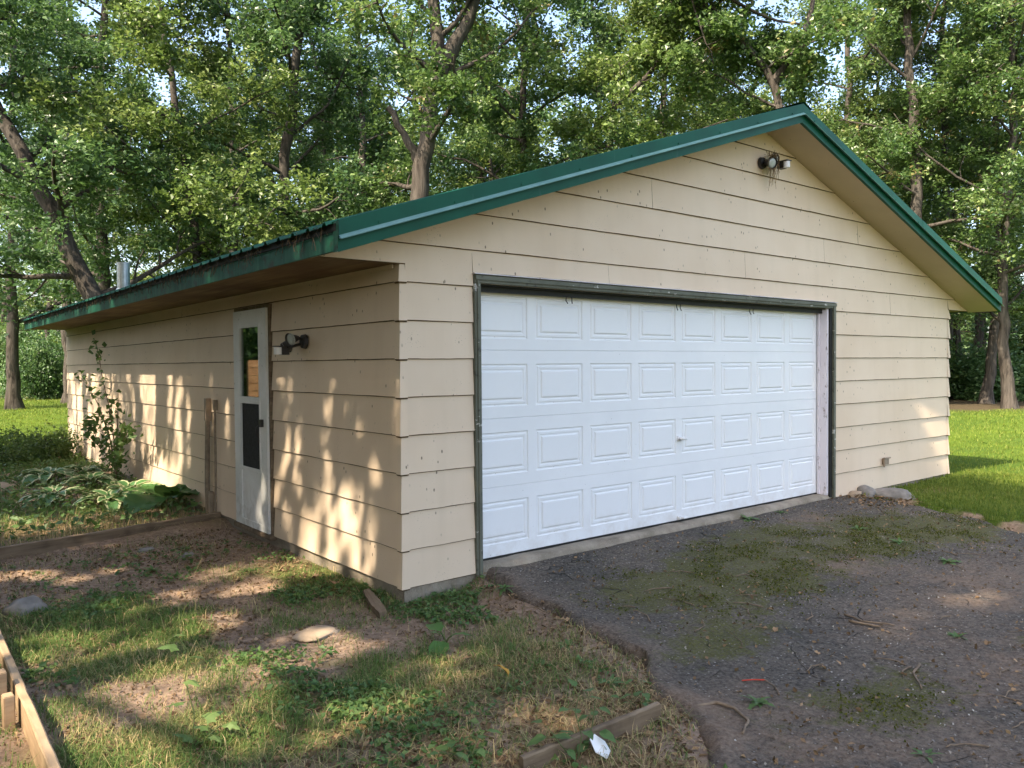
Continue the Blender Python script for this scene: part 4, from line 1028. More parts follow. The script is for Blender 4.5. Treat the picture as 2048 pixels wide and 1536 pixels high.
off = [('tall shade tree left of the yard, outside the picture', (-8.5, 2.5), 16, 401), ('tall shade tree left of the camera, outside the picture', (-9.5, -3.4), 17, 402),
       ('tall shade tree beyond the planting bed, outside the picture', (-8.0, 9.0), 16, 403), ('tall shade tree behind the camera to the left, outside the picture', (-7.0, -8.0), 17, 404), ('shade tree far left of the yard, outside the picture', (-15, 5), 18, 405), ('shade tree farther left of the camera, outside the picture', (-15.5, -6), 18, 406)]
for lab, (x, y), h, sd in off:
    make_tree('tree', lab, [[x, y, -0.1], [x + .3, y + .1, h * .35], [x + .1, y - .2, h * .7], [x + .4, y, h]], 0.27, sd, M['leafA'], zmin=4.2, nl=26, maxlen=5.6, per=24, size=0.25, extend=2.0, keep=keep_gaps, group='shade trees', nb=8, nt=7, tl=0.9, spread=0.22, sprouts=0)

# shrubs
def shrub_mesh(seed, h, w, n, size):
    r = np.random.default_rng(seed)
    c = r.normal(0, 1, (n // 18, 3)); c /= np.linalg.norm(c, axis=1, keepdims=True); c *= r.uniform(0.45, 1.0, (len(c), 1)) ** 0.5
    c[:, 2] = np.abs(c[:, 2]) * 0.85 + 0.1
    c *= np.array([w / 2, w / 2, h * 0.9]); c *= (0.75 + 0.5 * r.random((len(c), 1)))
    ti = np.repeat(np.arange(len(c)), 18)
    C = c[ti] + r.normal(0, size * 1.1, (len(ti), 3)); C[:, 2] = np.maximum(C[:, 2], 0.02)
    tint = np.clip(r.normal(0.45, 0.2, len(c))[ti] + r.normal(0, 0.1, len(ti)), 0, 1)
    lv = leaf_mesh(r, C, c[ti] / (np.linalg.norm(c[ti], axis=1, keepdims=True) + 1e-6), size, tint)
    g = TreeGen(seed)
    for k in range(7):
        az = k * 2.4; P, _ = g.path((0, 0, 0), (math.cos(az) * .5, math.sin(az) * .5, 1), h * 0.8, 5, 0.15, 0.0); g.tube(P, np.linspace(0.02, 0.006, 6), 5)
    return g.wood_mesh(M['bark'], 'stems'), lv
sv_ = []
for k in range(3):
    st, lv = shrub_mesh(500 + k, 2.2, 3.0, 9000, 0.13); sv_.append((st, crown('foliage', lv, M[['shrub', 'leafB', 'leafC'][k]])))
def put_shrub(k, x, y, s, sz, label, group, z=-0.15):
    t = thing('shrub', label, 'shrub', (x, y, z), rnd.uniform(0, 6.28), group); t.scale = (s, s, sz)
    link('stems', sv_[k][0], t); link('foliage', sv_[k][1], t)
def fp(lat, D): return np.array([-2.85, -4.77]) + Fd * D + Rd * (lat * D)
for k, (lat, D, s, sz) in enumerate([(-.70, 46, .75, .55), (-.665, 46.5, .8, .6), (-.63, 46, .8, .62), (-.60, 45, .75, .6), (-.575, 46, .85, .7), (-.545, 46, .8, .7), (-.515, 47, .8, .7)]):
    p = fp(lat, D); put_shrub([2, 0, 2][k % 3], p[0], p[1], s, sz, 'low pale leafy shrub in the hedge row at the left lawn edge', 'hedge row shrubs')
for k, (lat, D, s, sz) in enumerate([(-.60, 41, 1.0, 1.7), (-.555, 44, 1.2, 1.9), (-.66, 49, 1.1, 1.8), (-.70, 50, 1.2, 1.9), (-.62, 52, 1.3, 2.1)]):
    p = fp(lat, D); put_shrub([1, 1, 0][k % 3], p[0], p[1], s, sz, 'tall dark bush behind the hedge row left of the garage', 'bushes behind the hedge')
for k in range(26):
    lat = -0.45 + k * 0.05; D = 33 + (k * 7 % 11) * 0.9
    if 0.52 < lat < 0.75: D = 33 + (k % 3) * 1.5
    if -0.47 < lat < 0.46: continue
    p = fp(lat, D); put_shrub([1, 0, 1][k % 3], p[0], p[1], rnd.uniform(1.0, 1.4), rnd.uniform(1.1, 1.8), 'dark understorey bush behind the trunks at the right lawn edge', 'understorey bushes')

for k, (x, y, s, sz) in enumerate([(-8.2, -3.2, 1.4, 2.1), (-7.9, 0.2, 1.3, 2.0), (-8.0, 3.4, 1.4, 2.1), (-7.8, 6.6, 1.3, 2.0), (-8.4, 10.0, 1.4, 2.1), (-10.8, 2.0, 1.6, 2.8), (-10.5, 13.0, 1.6, 2.4), (-9.5, 17.0, 1.5, 2.2), (-9.0, 23.0, 1.8, 3.4), (-11.5, 29.0, 2.2, 4.5), (-7.5, 32.0, 2.2, 4.5), (-14, 36, 2.4, 5)]):  # bushes added out of view to hold back skylight and darken the door glass
    put_shrub([1, 0][k % 2], x, y, s, sz, 'dense tall bush added left of the yard, outside the picture, to cut skylight', 'added screen bushes')

# far wood that closes the view between the trunks
r = np.random.default_rng(77)
n = 30000
lat = r.uniform(-1.1, 1.1, n); D = r.uniform(64, 80, n)
pp = np.array([-2.85, -4.77]) + Fd[None] * D[:, None] + Rd[None] * (lat * D)[:, None]
hh = 3.5 + 7 * fbm(lat * 40, lat * 0, 1, 3)
C = np.concatenate([pp, (r.random(n) ** 0.9 * hh)[:, None]], 1)
tint = np.clip(r.normal(0.5, 0.2, n), 0, 1)
link('distant_wood', crown('distant_wood', leaf_mesh(r, C, r.normal(0, 1, (n, 3)), 0.75, tint), M['leafB']), label='far mass of trees closing the view behind the trunks', cat='wood', kind='stuff')

# ------------------------------------------------------------------ wall lights
def flood_light(name, label, loc, rz, heads, sensor):
    t = thing(name, label, 'light', loc, rz)
    mb = MB().tube([(0, 0, 0), (0, -0.03, 0)], [0.062, 0.056], 18)
    b = mb.build('base_plate', M['blackmetal'], t)
    for (p0, p1, p2) in heads:
        p0, p1, p2 = map(Vector, (p0, p1, p2)); d = (p2 - p1).normalized()
        mb = MB().tube([p0, p1], 0.012, 8).tube([p1 - d * 0.01, p1 + d * 0.02, p1 + d * 0.07, p2], [0.016, 0.03, 0.042, 0.056], 16, cap=False)
        h = mb.build('lamp_head', M['blackmetal'], t)
        MB().tube([p2 - d * 0.022, p2 - d * 0.012, p2 - d * 0.006], [0.05, 0.048, 0.03], 16).build('lens', M['lens'], h, smooth=True)
    (a, b_) = sensor
    a, b_ = Vector(a), Vector(b_)
    s = MB().tube([a, a + (b_ - a) * 0.6, b_], 0.013, 6)
    s.box(b_.x - 0.035, b_.x + 0.035, b_.y - 0.03, b_.y + 0.035, b_.z - 0.055, b_.z + 0.012).box(b_.x - 0.04, b_.x + 0.04, b_.y - 0.085, b_.y + 0.035, b_.z + 0.0125, b_.z + 0.02)
    so = s.build('motion_sensor', M['blackmetal'], t)
    MB().tube([(b_.x, b_.y - 0.052, b_.z - 0.052), (b_.x, b_.y - 0.052, b_.z + 0.008)], 0.033, 14).build('sensor_lens', M['whiteplastic'], so)
    return t
# side wall: local -y points away from the wall (wall faces -x)
flood_light('flood_light', 'black twin-head security light beside the white storm door', (-0.02, 1.50, 1.765), -math.pi / 2,
            [((0, -0.03, 0.02), (0.0, -0.07, 0.03), (0.02, -0.15, 0.012)), ((0, -0.03, 0.02), (-0.10, -0.06, 0.03), (-0.17, -0.10, -0.05))], ((0, -0.03, -0.02), (-0.14, -0.13, -0.055)))
flood_light('flood_light', 'black security light with hanging straw high on the gable', (4.26, -0.02, 3.59), 0,
            [((0, -0.03, 0.0), (0.0, -0.05, 0.0), (-0.02, -0.15, -0.03)), ((0, -0.03, 0.02), (0.06, -0.06, 0.03), (0.13, -0.08, 0.06))], ((0, -0.03, -0.01), (0.17, -0.13, 0.0)))
mb = MB()
for k in range(90):
    x = rnd.gauss(0.07, 0.03); y = -rnd.uniform(0.05, 0.13); z = rnd.uniform(-0.02, 0.07)
    L1 = rnd.uniform(0.03, 0.12) if rnd.random() < 0.8 else rnd.uniform(0.15, 0.3)
    mb.tube([(x, y, z), (x + rnd.uniform(-.02, .02), y - 0.01, z - L1 * 0.5), (x + rnd.uniform(-.04, .04), y + rnd.uniform(-.01, .02), z - L1)], 0.0018, 3)
for k in range(60):
    a = rnd.uniform(0, 6.28); x = 0.07 + math.cos(a) * 0.06; y = -0.09 + math.sin(a) * 0.04
    mb.tube([(x, y, 0.06), (x + rnd.uniform(-.07, .07), y + rnd.uniform(-.03, .03), 0.06 + rnd.uniform(0, .05))], 0.002, 3)
mb.build('bird_nest', M['straw'], None, (4.26, -0.02, 3.59), label='straggly straw nest hanging from the gable light', cat='nest')

# ------------------------------------------------------------------ timbers
def timber(label, p0, p1, h, w, mat, seed, zt):
    p0, p1 = Vector(p0), Vector(p1); d = p1 - p0; ln = d.length
    r = np.random.default_rng(seed)
    n = 24; v, f = [], []
    for i in range(n + 1):
        x = ln * i / n; o = r.normal(0, 0.0012); zz = r.normal(0, 0.0012)
        c = 0.006
        v += [(x, -w/2 + o, -h), (x, -w/2 + o, -c + zz), (x, -w/2 + c + o, zz), (x, w/2 - c + o, zz), (x, w/2 + o, -c + zz), (x, w/2 + o, -h)]
    for i in range(n):
        for k in range(5): a = i * 6 + k; f.append((a, a + 1, a + 7, a + 6))
    f += [(0, 1, 2, 3, 4, 5), tuple(n * 6 + k for k in range(6))]
    o = MB().add(v, f).build('edging_board', mat, None, (p0.x, p0.y, zt), (0, -math.atan2(p1.z - p0.z, math.hypot(d.x, d.y)), math.atan2(d.y, d.x)), label=label, cat='board', group='garden edging boards')
    return o
timber('weathered grey edging board running from the storm door to the left', (-2.6, 3.30, 0), (-0.03, 3.66, 0.03), 0.16, 0.045, M['grey_wood'], 1, 0.0)
timber('tan edging board on edge at the lower left corner, held by stakes', (-2.31, 1.4, 0), (-2.34, -1.7, 0), 0.22, 0.04, M['tan_wood'], 2, 0.03)
timber('tilted tan board half buried beside the driveway at the bottom', (-0.84, -2.31, 0), (-0.05, -2.35, 0.015), 0.14, 0.03, M['grey_wood'], 3, -0.022)
for lab, x, y, z, rr in (('tall pale stake with tag behind the lower left board', -2.40, -0.25, 0.10, 0.05), ('short stake nearer the camera behind the lower left board', -2.395, -0.47, 0.055, -0.03)):
    s = MB().box(-0.022, 0.022, -0.035, 0.035, -0.3, 0).build('stake', M['tan_wood'], None, (x, y, z), (rr, 0, 0.05), bevel=0.004, label=lab, cat='stake', group='stakes')
MB().add([(-0.05, -0.03, 0), (0.05, -0.035, 0), (0.06, 0.03, 0), (-0.045, 0.035, 0), (-0.045, -0.03, 0.05), (0.05, -0.03, 0.045), (0.055, 0.026, 0.045), (-0.04, 0.03, 0.05)],
         [(0, 3, 2, 1), (4, 5, 6, 7), (0, 1, 5, 4), (1, 2, 6, 5), (2, 3, 7, 6), (3, 0, 4, 7)])
mb = MB(); v, f = [], []
for i in range(13):
    t = i / 12; w = 0.034 * (0.75 + 0.3 * math.sin(t * 3.1)) + rnd.uniform(-.003, .003)
    v += [(-0.24 + 0.48 * t, -w, -0.02), (-0.24 + 0.48 * t, -w, 0.03 + rnd.uniform(0, .006)), (-0.24 + 0.48 * t, w * 0.8, 0.036 + rnd.uniform(0, .006)), (-0.24 + 0.48 * t, w, -0.02)]
for i in range(12):
    for k in range(3): a = i * 4 + k; f.append((a, a + 1, a + 5, a + 4))
f += [(0, 1, 2, 3), (48, 49, 50, 51)]
mb.add(v, f).build('wood_offcut', M['grey_wood'], None, (-0.19, 0.06, -0.085), (0.12, 0.05, math.radians(-105)), label='short rough piece of split wood by the garage corner', cat='wood piece')

# ------------------------------------------------------------------ stones
def stone(label, loc, size, mat, seed, rz=0, group='stones'):
    bm = bmesh.new(); bmesh.ops.create_icosphere(bm, subdivisions=3, radius=1)
    r = np.random.default_rng(seed); off = r.random(3) * 40
    for v in bm.verts:
        c = v.co; q = 1 + 0.35 * (fbm(c.x * 1.2 + off[0], c.y * 1.2 + c.z * 2 + off[1], 1.0, 3) - 0.5) * 2
        v.co = Vector((math.copysign(abs(c.x) ** 0.85, c.x) * size[0] * q, math.copysign(abs(c.y) ** 0.85, c.y) * size[1] * q, c.z * size[2] * q))
    me = bpy.data.meshes.new('stone'); bm.to_mesh(me); bm.free(); me.materials.append(mat)
    me.polygons.foreach_set('use_smooth', np.ones(len(me.polygons), dtype=bool))
    loc = (loc[0], loc[1], (loc[2] if loc[0] > 3 else float(ground_h(np.array([loc[0]]), np.array([loc[1]]))[0]) + loc[2] + 0.1))
    return link('stone', me, None, loc, (0, 0, rz), None, label, 'stone', group)
stone('rounded grey stone against the right wall beside the door frame', (6.28, -0.10, -0.01), (0.13, 0.12, 0.10), M['rock'], 1)
stone('longest flat grey stone on the grass edge right of the door', (6.42, -0.36, -0.02), (0.13, 0.24, 0.085), M['rock'], 2, 0.5)
stone('small tan stone tucked under the right door post', (6.08, -0.06, -0.02), (0.11, 0.07, 0.07), M['rocktan'], 3)
stone('jagged grey rock in the weeds at the left edge', (-2.06, 1.50, -0.09), (0.13, 0.09, 0.09), M['rock'], 4, 0.4)
stone('flat tan stepping stone sunk in the yard grass', (-0.73, -0.16, -0.094), (0.15, 0.11, 0.02), M['rocktan'], 5, 0.5)
stone('pale stone at the left edge beside the planting bed', (-1.65, 7.2, -0.05), (0.22, 0.15, 0.1), M['rocktan'], 6)
stone('small dark pebble stone in the bare soil before the storm door', (-0.75, 2.35, -0.095), (0.05, 0.04, 0.03), M['rock'], 7)
stone('grey stone heap piece lying in soil below the edging board', (-0.95, 2.9, -0.095), (0.07, 0.05, 0.025), M['rock'], 8)

# ------------------------------------------------------------------ leafy plants
def leaf_grid(ln, wd, nl=8, nw=4, curl=0.5, fold=0.2, shape='ovate', wave=0.0, seed=0, margin=False, mats=None, name='leaf', lobes=0):
    r = np.random.default_rng(seed)
    V, ang, p = [], 0.0, np.array([0.0, 0.0])
    for i in range(nl + 1):
        t = i / nl
        if shape == 'ovate': w = math.sin(math.pi * min(1, t ** 0.75)) ** 0.8 * (1 - 0.25 * t)
        elif shape == 'heart': w = (max(0, t * (1 - t)) ** 0.42) * 1.65 * (1.15 - 0.5 * t)
        else: w = math.sin(math.pi * t ** 0.6) ** 0.7 * 0.9
        if lobes: w *= 1 + 0.45 * math.sin(t * math.pi * 2 * lobes)
        w *= wd / 2
        for j in range(nw + 1):
            s = j / nw * 2 - 1
            V.append((s * w, p[0] + (0.12 * ln * abs(s) ** 2 * (-1 if shape == 'heart' and t < 0.3 else 0)), p[1] + fold * abs(s) * w + wave * math.sin(i * 2.1 + s * 3 + seed) * abs(s)))
        p = p + np.array([math.cos(ang), math.sin(ang)]) * ln / nl; ang -= curl / nl
    Q, mi = [], []
    for i in range(nl):
        for j in range(nw):
            a = i * (nw + 1) + j; Q.append((a, a + 1, a + nw + 2, a + nw + 1)); mi.append(1 if margin and (j in (0, nw - 1) or i == nl - 1) else 0)
    return mesh_np(name, V, Q, None, mi, mats, {'tint': ('FACE', np.clip(r.normal(0.5, 0.2) + r.normal(0, 0.05, len(Q)), 0, 1))}, True)
hosta_leaves = [leaf_grid(0.30, 0.17, 9, 6, 0.9, 0.18, 'ovate', 0.006, k, True, [M['hosta'], M['hostaedge']]) for k in range(3)]
def rosette(name, label, cat, loc, meshes, n, s, tilt=(0.2, 1.0), rad=0.04, group=None, stalk=0.0, sd=0):
    r = random.Random(sd); t = thing(name, label, cat, loc, r.uniform(0, 6), group)
    if stalk:
        mb = MB()
    for k in range(n):
        az = k * 2.4 + r.uniform(-.3, .3); f = k / max(1, n - 1); el = tilt[1] + (tilt[0] - tilt[1]) * f + r.uniform(-.12, .12)
        ss = s * (0.6 + 0.5 * f) * r.uniform(0.85, 1.15)
        st = stalk * (0.5 + 0.6 * f) * r.uniform(.8, 1.2)
        d = Vector((math.cos(az) * math.cos(el + 0.35), math.sin(az) * math.cos(el + 0.35), math.sin(el + 0.35)))
        p = d * (rad + st)
        if stalk: mb.tube([(0, 0, 0), d * (rad + st) * 0.5 + Vector((0, 0, 0.01)), p], 0.006 if s > 0.7 else 0.003, 5)
        # leaf mesh grows along local +y, face up +z
        link('leaf', meshes[k % len(meshes)], t, p, (el - 0.25, r.uniform(-.25, .25), az - math.pi / 2), ss)
    if stalk: mb.build('stalks', M['stem'], t)
    return t
hp = [(-0.75, 5.15, 1.0, 'variegated hosta clump nearest the edging board'), (-0.42, 5.75, 1.05, 'largest variegated hosta clump in front of the sapling'), (-1.2, 5.9, .9, 'variegated hosta clump left of the largest one'), (-0.62, 6.9, 1.0, 'variegated hosta behind the largest clump'), (-0.95, 7.9, 1.1, 'dark hosta at the back of the bed by the shrub'), (-0.45, 8.1, .9, 'hosta beside the sapling foot'), (-0.3, 5.2, .8, 'small hosta clump beside the rhubarb')]
for k, (x, y, s, lab) in enumerate(hp):
    rosette('hosta', lab, 'plant', (x, y, -0.05), hosta_leaves, 20, s * 1.05, (0.25, 1.0), 0.04, 'hostas in the bed', 0.16, 40 + k)
big = [leaf_grid(0.42, 0.42, 9, 6, 0.7, 0.12, 'heart', 0.018, k, False, [M['bigleaf']]) for k in range(2)]
rosette('rhubarb', 'broad-leaved rhubarb plant left of the pipes on the wall', 'plant', (-0.28, 4.72, -0.05), big, 8, 1.0, (0.3, 1.0), 0.05, None, 0.2, 60)
rosette('burdock', 'broad-leaved weed alone in the grass below the garage corner', 'plant', (-0.22, -0.85, -0.1), [leaf_grid(0.2, 0.13, 7, 4, 0.6, 0.15, 'ovate', 0.006, 3, False, [M['bigleaf']])], 4, 0.85, (0.2, 0.8), 0.03, None, 0.05, 61)
dand = [leaf_grid(0.15, 0.045, 8, 2, 0.8, 0.15, 'lance', 0.0, k, False, [M['weed']], lobes=3) for k in range(2)]
for k, (x, y, s, lab) in enumerate([(3.93, -0.085, 1.1, 'dandelion rosette growing at the garage door sill'), (4.5, -0.92, 0.9, 'upright green weed in the mossy asphalt right of centre'), (4.3, -1.42, 1.0, 'bluish weed rosette in the asphalt toward the right lawn'), (4.0, -1.95, 0.9, 'grassy weed tuft at the right of the asphalt'), (0.48, -2.52, .75, 'small weed rosette beside the curved stick'), (0.56, -3.28, .7, 'small green weed at the bottom right of the driveway'), (0.1, -1.9, .9, 'weed rosette on the soil at the asphalt edge'), (0.30, -1.35, .8, 'weed halfway along the crumbling asphalt edge'), (0.62, -0.35, .6, 'small weed where the asphalt meets the garage corner'), (2.2, -2.75, .7, 'thin weed behind the bent twig on the asphalt'), (-1.1, 2.1, .8, 'weed rosette in the bare soil before the storm door'), (-0.5, 1.55, .9, 'sunlit weed in the soil near the side wall'), (-0.3, 1.1, .7, 'weed in the soil against the foundation'), (4.5, -0.10, .6, 'tiny weed at the sill toward the right jamb')]):
    z = float(drive_h(y)) if x > 0.45 else -0.1
    rosette('weed', lab, 'weed', (x, y, z - 0.005), dand, 11, s, (0.15, 1.0), 0.006, 'weeds', 0, 70 + k)

def maple_leaf(size, seed):
    pts = [(0, 0), (0.12, 0.06), (0.42, -0.02), (0.36, 0.16), (0.5, 0.42), (0.3, 0.42), (0.22, 0.5), (0.17, 0.72), (0, 1.0)]
    pts = pts + [(-x, y) for x, y in pts[-2:0:-1]]
    r = random.Random(seed)
    v = [(0, 0.38 * size, 0.0)] + [(x * size * 0.9, y * size, -0.25 * abs(x) * size - 0.12 * y * y * size + r.uniform(-.02, .02) * size) for x, y in pts]
    n = len(pts); tr = [(0, i + 1, (i + 1) % n + 1) for i in range(n)]
    return mesh_np('leaf', v, None, tr, mats=[M['weed']], attr={'tint': ('FACE', [0.75 + r.uniform(-.1, .1)] * n)})
ml = [maple_leaf(0.085, k) for k in range(3)]
def seedling(label, loc, stems, n, meshes, s, sd, nm='seedling', cat='plant'):
    t = thing(nm, label, cat, loc); r = random.Random(sd); mb = MB()
    for pts in stems:
        mb.tube(pts, np.linspace(0.0035, 0.0018, len(pts)), 5)
        pts = [Vector(p) for p in pts]
        for k in range(n):
            f = (k + 1) / n * (len(pts) - 1) - 1e-3; i = int(f); p = pts[i].lerp(pts[i+1], f - i); az = k * 2.3 + r.uniform(-.5, .5); q = 0.025 + r.random() * 0.03
            d = Vector((math.cos(az), math.sin(az), 0.3)); mb.tube([p, p + d * q], 0.0012, 3)
            link('leaf', meshes[k % len(meshes)], t, p + d * q, (r.uniform(-.4, .35), r.uniform(-.3, .3), az - math.pi / 2), s * r.uniform(.7, 1.2))
    mb.build('stem', M['stem'], t); return t
seedling('tall thin maple seedling in the sunny patch at lower left', (-1.80, -1.22, -0.1), [[(0, 0, 0), (0.01, 0.0, 0.15), (-0.02, 0.02, 0.3), (0.0, 0.03, 0.42), (-0.05, 0.04, 0.5)], [(0, 0, 0), (0.06, -0.03, 0.05), (0.12, -0.02, 0.08)]], 6, ml, 1.0, 5)
ov = [leaf_grid(0.075, 0.045, 6, 2, 0.4, 0.2, 'ovate', 0.002, k, False, [M['weed']]) for k in range(3)]
seedling('leafy weed growing over the tilted board at the bottom', (-0.60, -2.38, -0.1), [[(0, 0, 0), (0.03, 0.0, 0.1), (0.02, 0.03, 0.2), (0.06, 0.04, 0.27)], [(0, 0, 0), (-0.06, 0.03, 0.08), (-0.1, 0.06, 0.15)], [(0.05, 0.02, 0), (0.13, 0.04, 0.1), (0.17, 0.06, 0.2)]], 7, ov, 1.1, 6, 'weed', 'weed')
seedling('low clover-like weed left of the tilted board', (-0.95, -2.1, -0.1), [[(0, 0, 0), (0.03, 0.0, 0.06), (0.07, 0.03, 0.1)], [(0, 0, 0), (-0.06, 0.03, 0.05), (-0.1, 0.0, 0.08)]], 6, ov, .9, 8, 'weed', 'weed')
seedling('small weed at the end of the tilted board by the driveway', (-0.02, -2.2, -0.1), [[(0, 0, 0), (0.03, 0.0, 0.06), (0.05, 0.03, 0.12)], [(0, 0, 0), (-0.04, 0.03, 0.05)]], 5, ov, .9, 9, 'weed', 'weed')
# sapling against the wall
SP = Vector((-0.22, 7.35, -0.07))
t = thing('sapling', 'spindly sapling with small leaves against the sunlit side wall', 'plant', SP)
g = TreeGen(900); A = np.array
st = [[(0, 0, 0), (0.0, 0.03, 0.5), (-0.03, 0.12, 1.0), (-0.08, 0.3, 1.45), (-0.1, 0.42, 1.8), (-0.12, 0.5, 2.0)],
      [(0, 0, 0.1), (0.0, 0.3, 0.6), (-0.05, 0.7, 1.05), (-0.1, 1.15, 1.35), (-0.15, 1.7, 1.52)],
      [(0, 0, 0.05), (-0.02, -0.15, 0.5), (-0.05, -0.4, 0.95), (-0.07, -0.55, 1.3)],
      [(0, 0, 0.05), (-0.05, -0.4, 0.35), (-0.1, -0.75, 0.6)], [(0, 0, 0.1), (-0.1, 0.4, 0.45), (-0.2, 0.8, 0.75)], [(0, 0, 0.1), (-0.1, -0.5, 0.5), (-0.08, -0.9, 0.95)], [(0, 0, 0.2), (-0.2, 0.1, 0.6), (-0.3, 0.2, 0.95)], [(0, 0, 0.15), (-0.06, -0.6, 0.6), (-0.08, -1.15, 0.85), (-0.1, -1.35, 0.8)], [(0, 0, 0.3), (-0.06, 0.6, 0.75), (-0.12, 1.2, 0.8)]]
r = np.random.default_rng(5); Cs, Ds = [], []
for k, pts in enumerate(st):
    P = A(pts, float); q = np.linspace(0, len(P) - 1, 20); PP = np.stack([np.interp(q, np.arange(len(P)), P[:, c]) for c in range(3)], -1)
    g.tube(PP, np.linspace(0.012 if k < 3 else 0.007, 0.003, 20), 5)
    m_ = 62 if k < 2 else 46
    f = r.random(m_) ** 0.8 * 19 * 0.92 + 1.5; f = np.minimum(f, 18.9); i_ = f.astype(int); c = PP[i_] + (PP[i_ + 1] - PP[i_]) * (f - i_)[:, None]
    d = r.normal(0, 1, (m_, 3)); d[:, 0] *= 0.6; d /= np.linalg.norm(d, axis=1, keepdims=True)
    Cs.append(c + d * r.uniform(0.03, 0.18, (m_, 1))); Ds.append(d)
link('stems', g.wood_mesh(M['twig'], 'stems'), t)
Cs = np.concatenate(Cs); link('foliage', crown('foliage', leaf_mesh(r, Cs, np.concatenate(Ds), 0.095, np.clip(r.normal(.45, .2, len(Cs)), 0, 1), 0.5), M['weed']), t)
# shrub at the far end of the side wall
for k, (x, y, h, w, lab) in enumerate([(-0.75, 12.2, .5, 1.3, 'loose dark shrub at the left edge beyond the bed'), (-1.3, 10.6, .42, 1.1, 'low twiggy shrub behind the hostas'), (-0.4, 10.9, .6, .9, 'twiggy shrub hugging the far end of the side wall')]):
    sm, lv = shrub_mesh(950 + k, h, w, 2600, 0.055)
    t = thing('shrub', lab, 'shrub', (x, y, -0.06), 0, 'shrubs in the bed'); link('stems', sm, t); link('foliage', crown('foliage', lv, M['shrub']), t)

# ------------------------------------------------------------------ ground cover: grass, litter, pebbles
def blades(r, X, Y, Z, ln, wd, tint, lean=0.6):
    n = len(X); az = r.uniform(0, 2 * np.pi, n); d = np.stack([np.cos(az), np.sin(az)], -1); pr = np.stack([-d[:, 1], d[:, 0]], -1)
    a = r.uniform(0.1, 1, n) * lean
    P0 = np.stack([X, Y, Z], -1); up_ = np.array([0, 0, 1.0])
    mid = P0 + np.concatenate([d * (ln * 0.3 * a)[:, None], (ln * 0.55)[:, None]], 1)
    tip = P0 + np.concatenate([d * (ln * 0.95 * a)[:, None], (ln * (1.0 - 0.45 * a ** 1.5))[:, None]], 1)
    w3 = np.concatenate([pr * wd[:, None] * 0.5, np.zeros((n, 1))], 1)
    V = np.stack([P0 - w3, P0 + w3, mid + w3 * 0.8, mid - w3 * 0.8, tip], 1).reshape(-1, 3)
    b = np.arange(n)[:, None] * 5
    tr = np.concatenate([b + np.array([[0, 1, 2]]), b + np.array([[0, 2, 3]]), b + np.array([[3, 2, 4]])])
    return V, tr, np.concatenate([tint] * 3)
r = np.random.default_rng(21)
n = 230000
X = r.uniform(-3.2, 0.75, n); Y = r.uniform(-4.2, 3.3, n)
n1 = fbm(X, Y, 1.4, 4); n2 = fbm(X + 30, Y, 4.5, 3)
dens = sstep(0.36, 0.58, n1 * 0.6 + n2 * 0.4) * (0.08 + 0.92 * sstep(1.7, 0.9, Y)) * (0.25 + 0.75 * sstep(-1.9, -1.0, Y)) * sstep(0.06, -0.22, X - edgeL(Y)) * np.where((X > -0.45) & (Y > 0.35), 0.2, 1)
dens = np.maximum(dens, 0.8 * blob(X, Y, 0.15, -0.16, 0.4, 0.14) + 0.7 * blob(X, Y, -0.2, -1.45, 0.5, 0.4))
k = (r.random(n) < dens * 0.85) & ~((X > 0.02) & (Y > -0.02)) & ~((np.abs(X + 2.32) < 0.06)) & (np.hypot(X + .73, Y + .16) > .15)
X, Y = X[k], Y[k]; n = len(X); Z = ground_h(X, Y) - 0.004
dry = sstep(0.46, 0.6, fbm(X + 9, Y, 2.2, 4)) * 0.45 + sstep(-0.9, -2.0, Y) * 0.28
tint = np.clip(r.normal(0.36, 0.2, n) + dry * (r.random(n) < 0.6) * 0.85 + (r.random(n) < 0.08) * 0.5, 0, 1)
ln = r.uniform(0.025, 0.085, n) * (0.7 + 0.6 * fbm(X, Y, 3, 2)); big_ = r.random(n) < 0.02; ln = np.where(big_, ln * 2.4, ln)
V, tr, tn = blades(r, X, Y, Z, ln, r.uniform(0.002, 0.0045, n), tint, 1.9)
link('yard_grass', crown('yard_grass', (V, tr, tn), M['grass']), label='patchy thin grass over the soil of the left yard', cat='grass', kind='stuff')
# broad weeds and clover in the yard
n = 17000
X = r.uniform(-2.9, 0.6, n); Y = r.uniform(-3.3, 3.0, n); n1 = fbm(X + 5, Y + 3, 1.7, 4)
k = (r.random(n) < sstep(0.46, 0.62, n1) * (0.15 + 0.85 * sstep(2.0, 1.0, Y)) * (0.3 + 0.7 * sstep(-2.2, -1.2, Y)) * sstep(0.02, -0.2, X - edgeL(Y))) & ~((X > -0.02) & (Y > -0.02)) & (np.hypot(X + .73, Y + .16) > .17)
X, Y = X[k], Y[k]; n = len(X)
rep = 4; Xr = np.repeat(X, rep) + r.normal(0, 0.022, n * rep); Yr = np.repeat(Y, rep) + r.normal(0, 0.022, n * rep)
C = np.stack([Xr, Yr, ground_h(Xr, Yr) + r.uniform(0.005, 0.045, n * rep)], -1)
C = C[~((C[:, 0] > -0.05) & (C[:, 1] > -0.05))]
link('yard_weeds', crown('yard_weeds', leaf_mesh(r, C, r.normal(0, 1, (len(C), 3)) * A([1, 1, .2]), 0.036, np.clip(r.normal(.5, .25, len(C)), 0, 1), 1.3), M['weed']), label='small broad-leaved weeds scattered through the left yard', cat='weeds', kind='stuff')
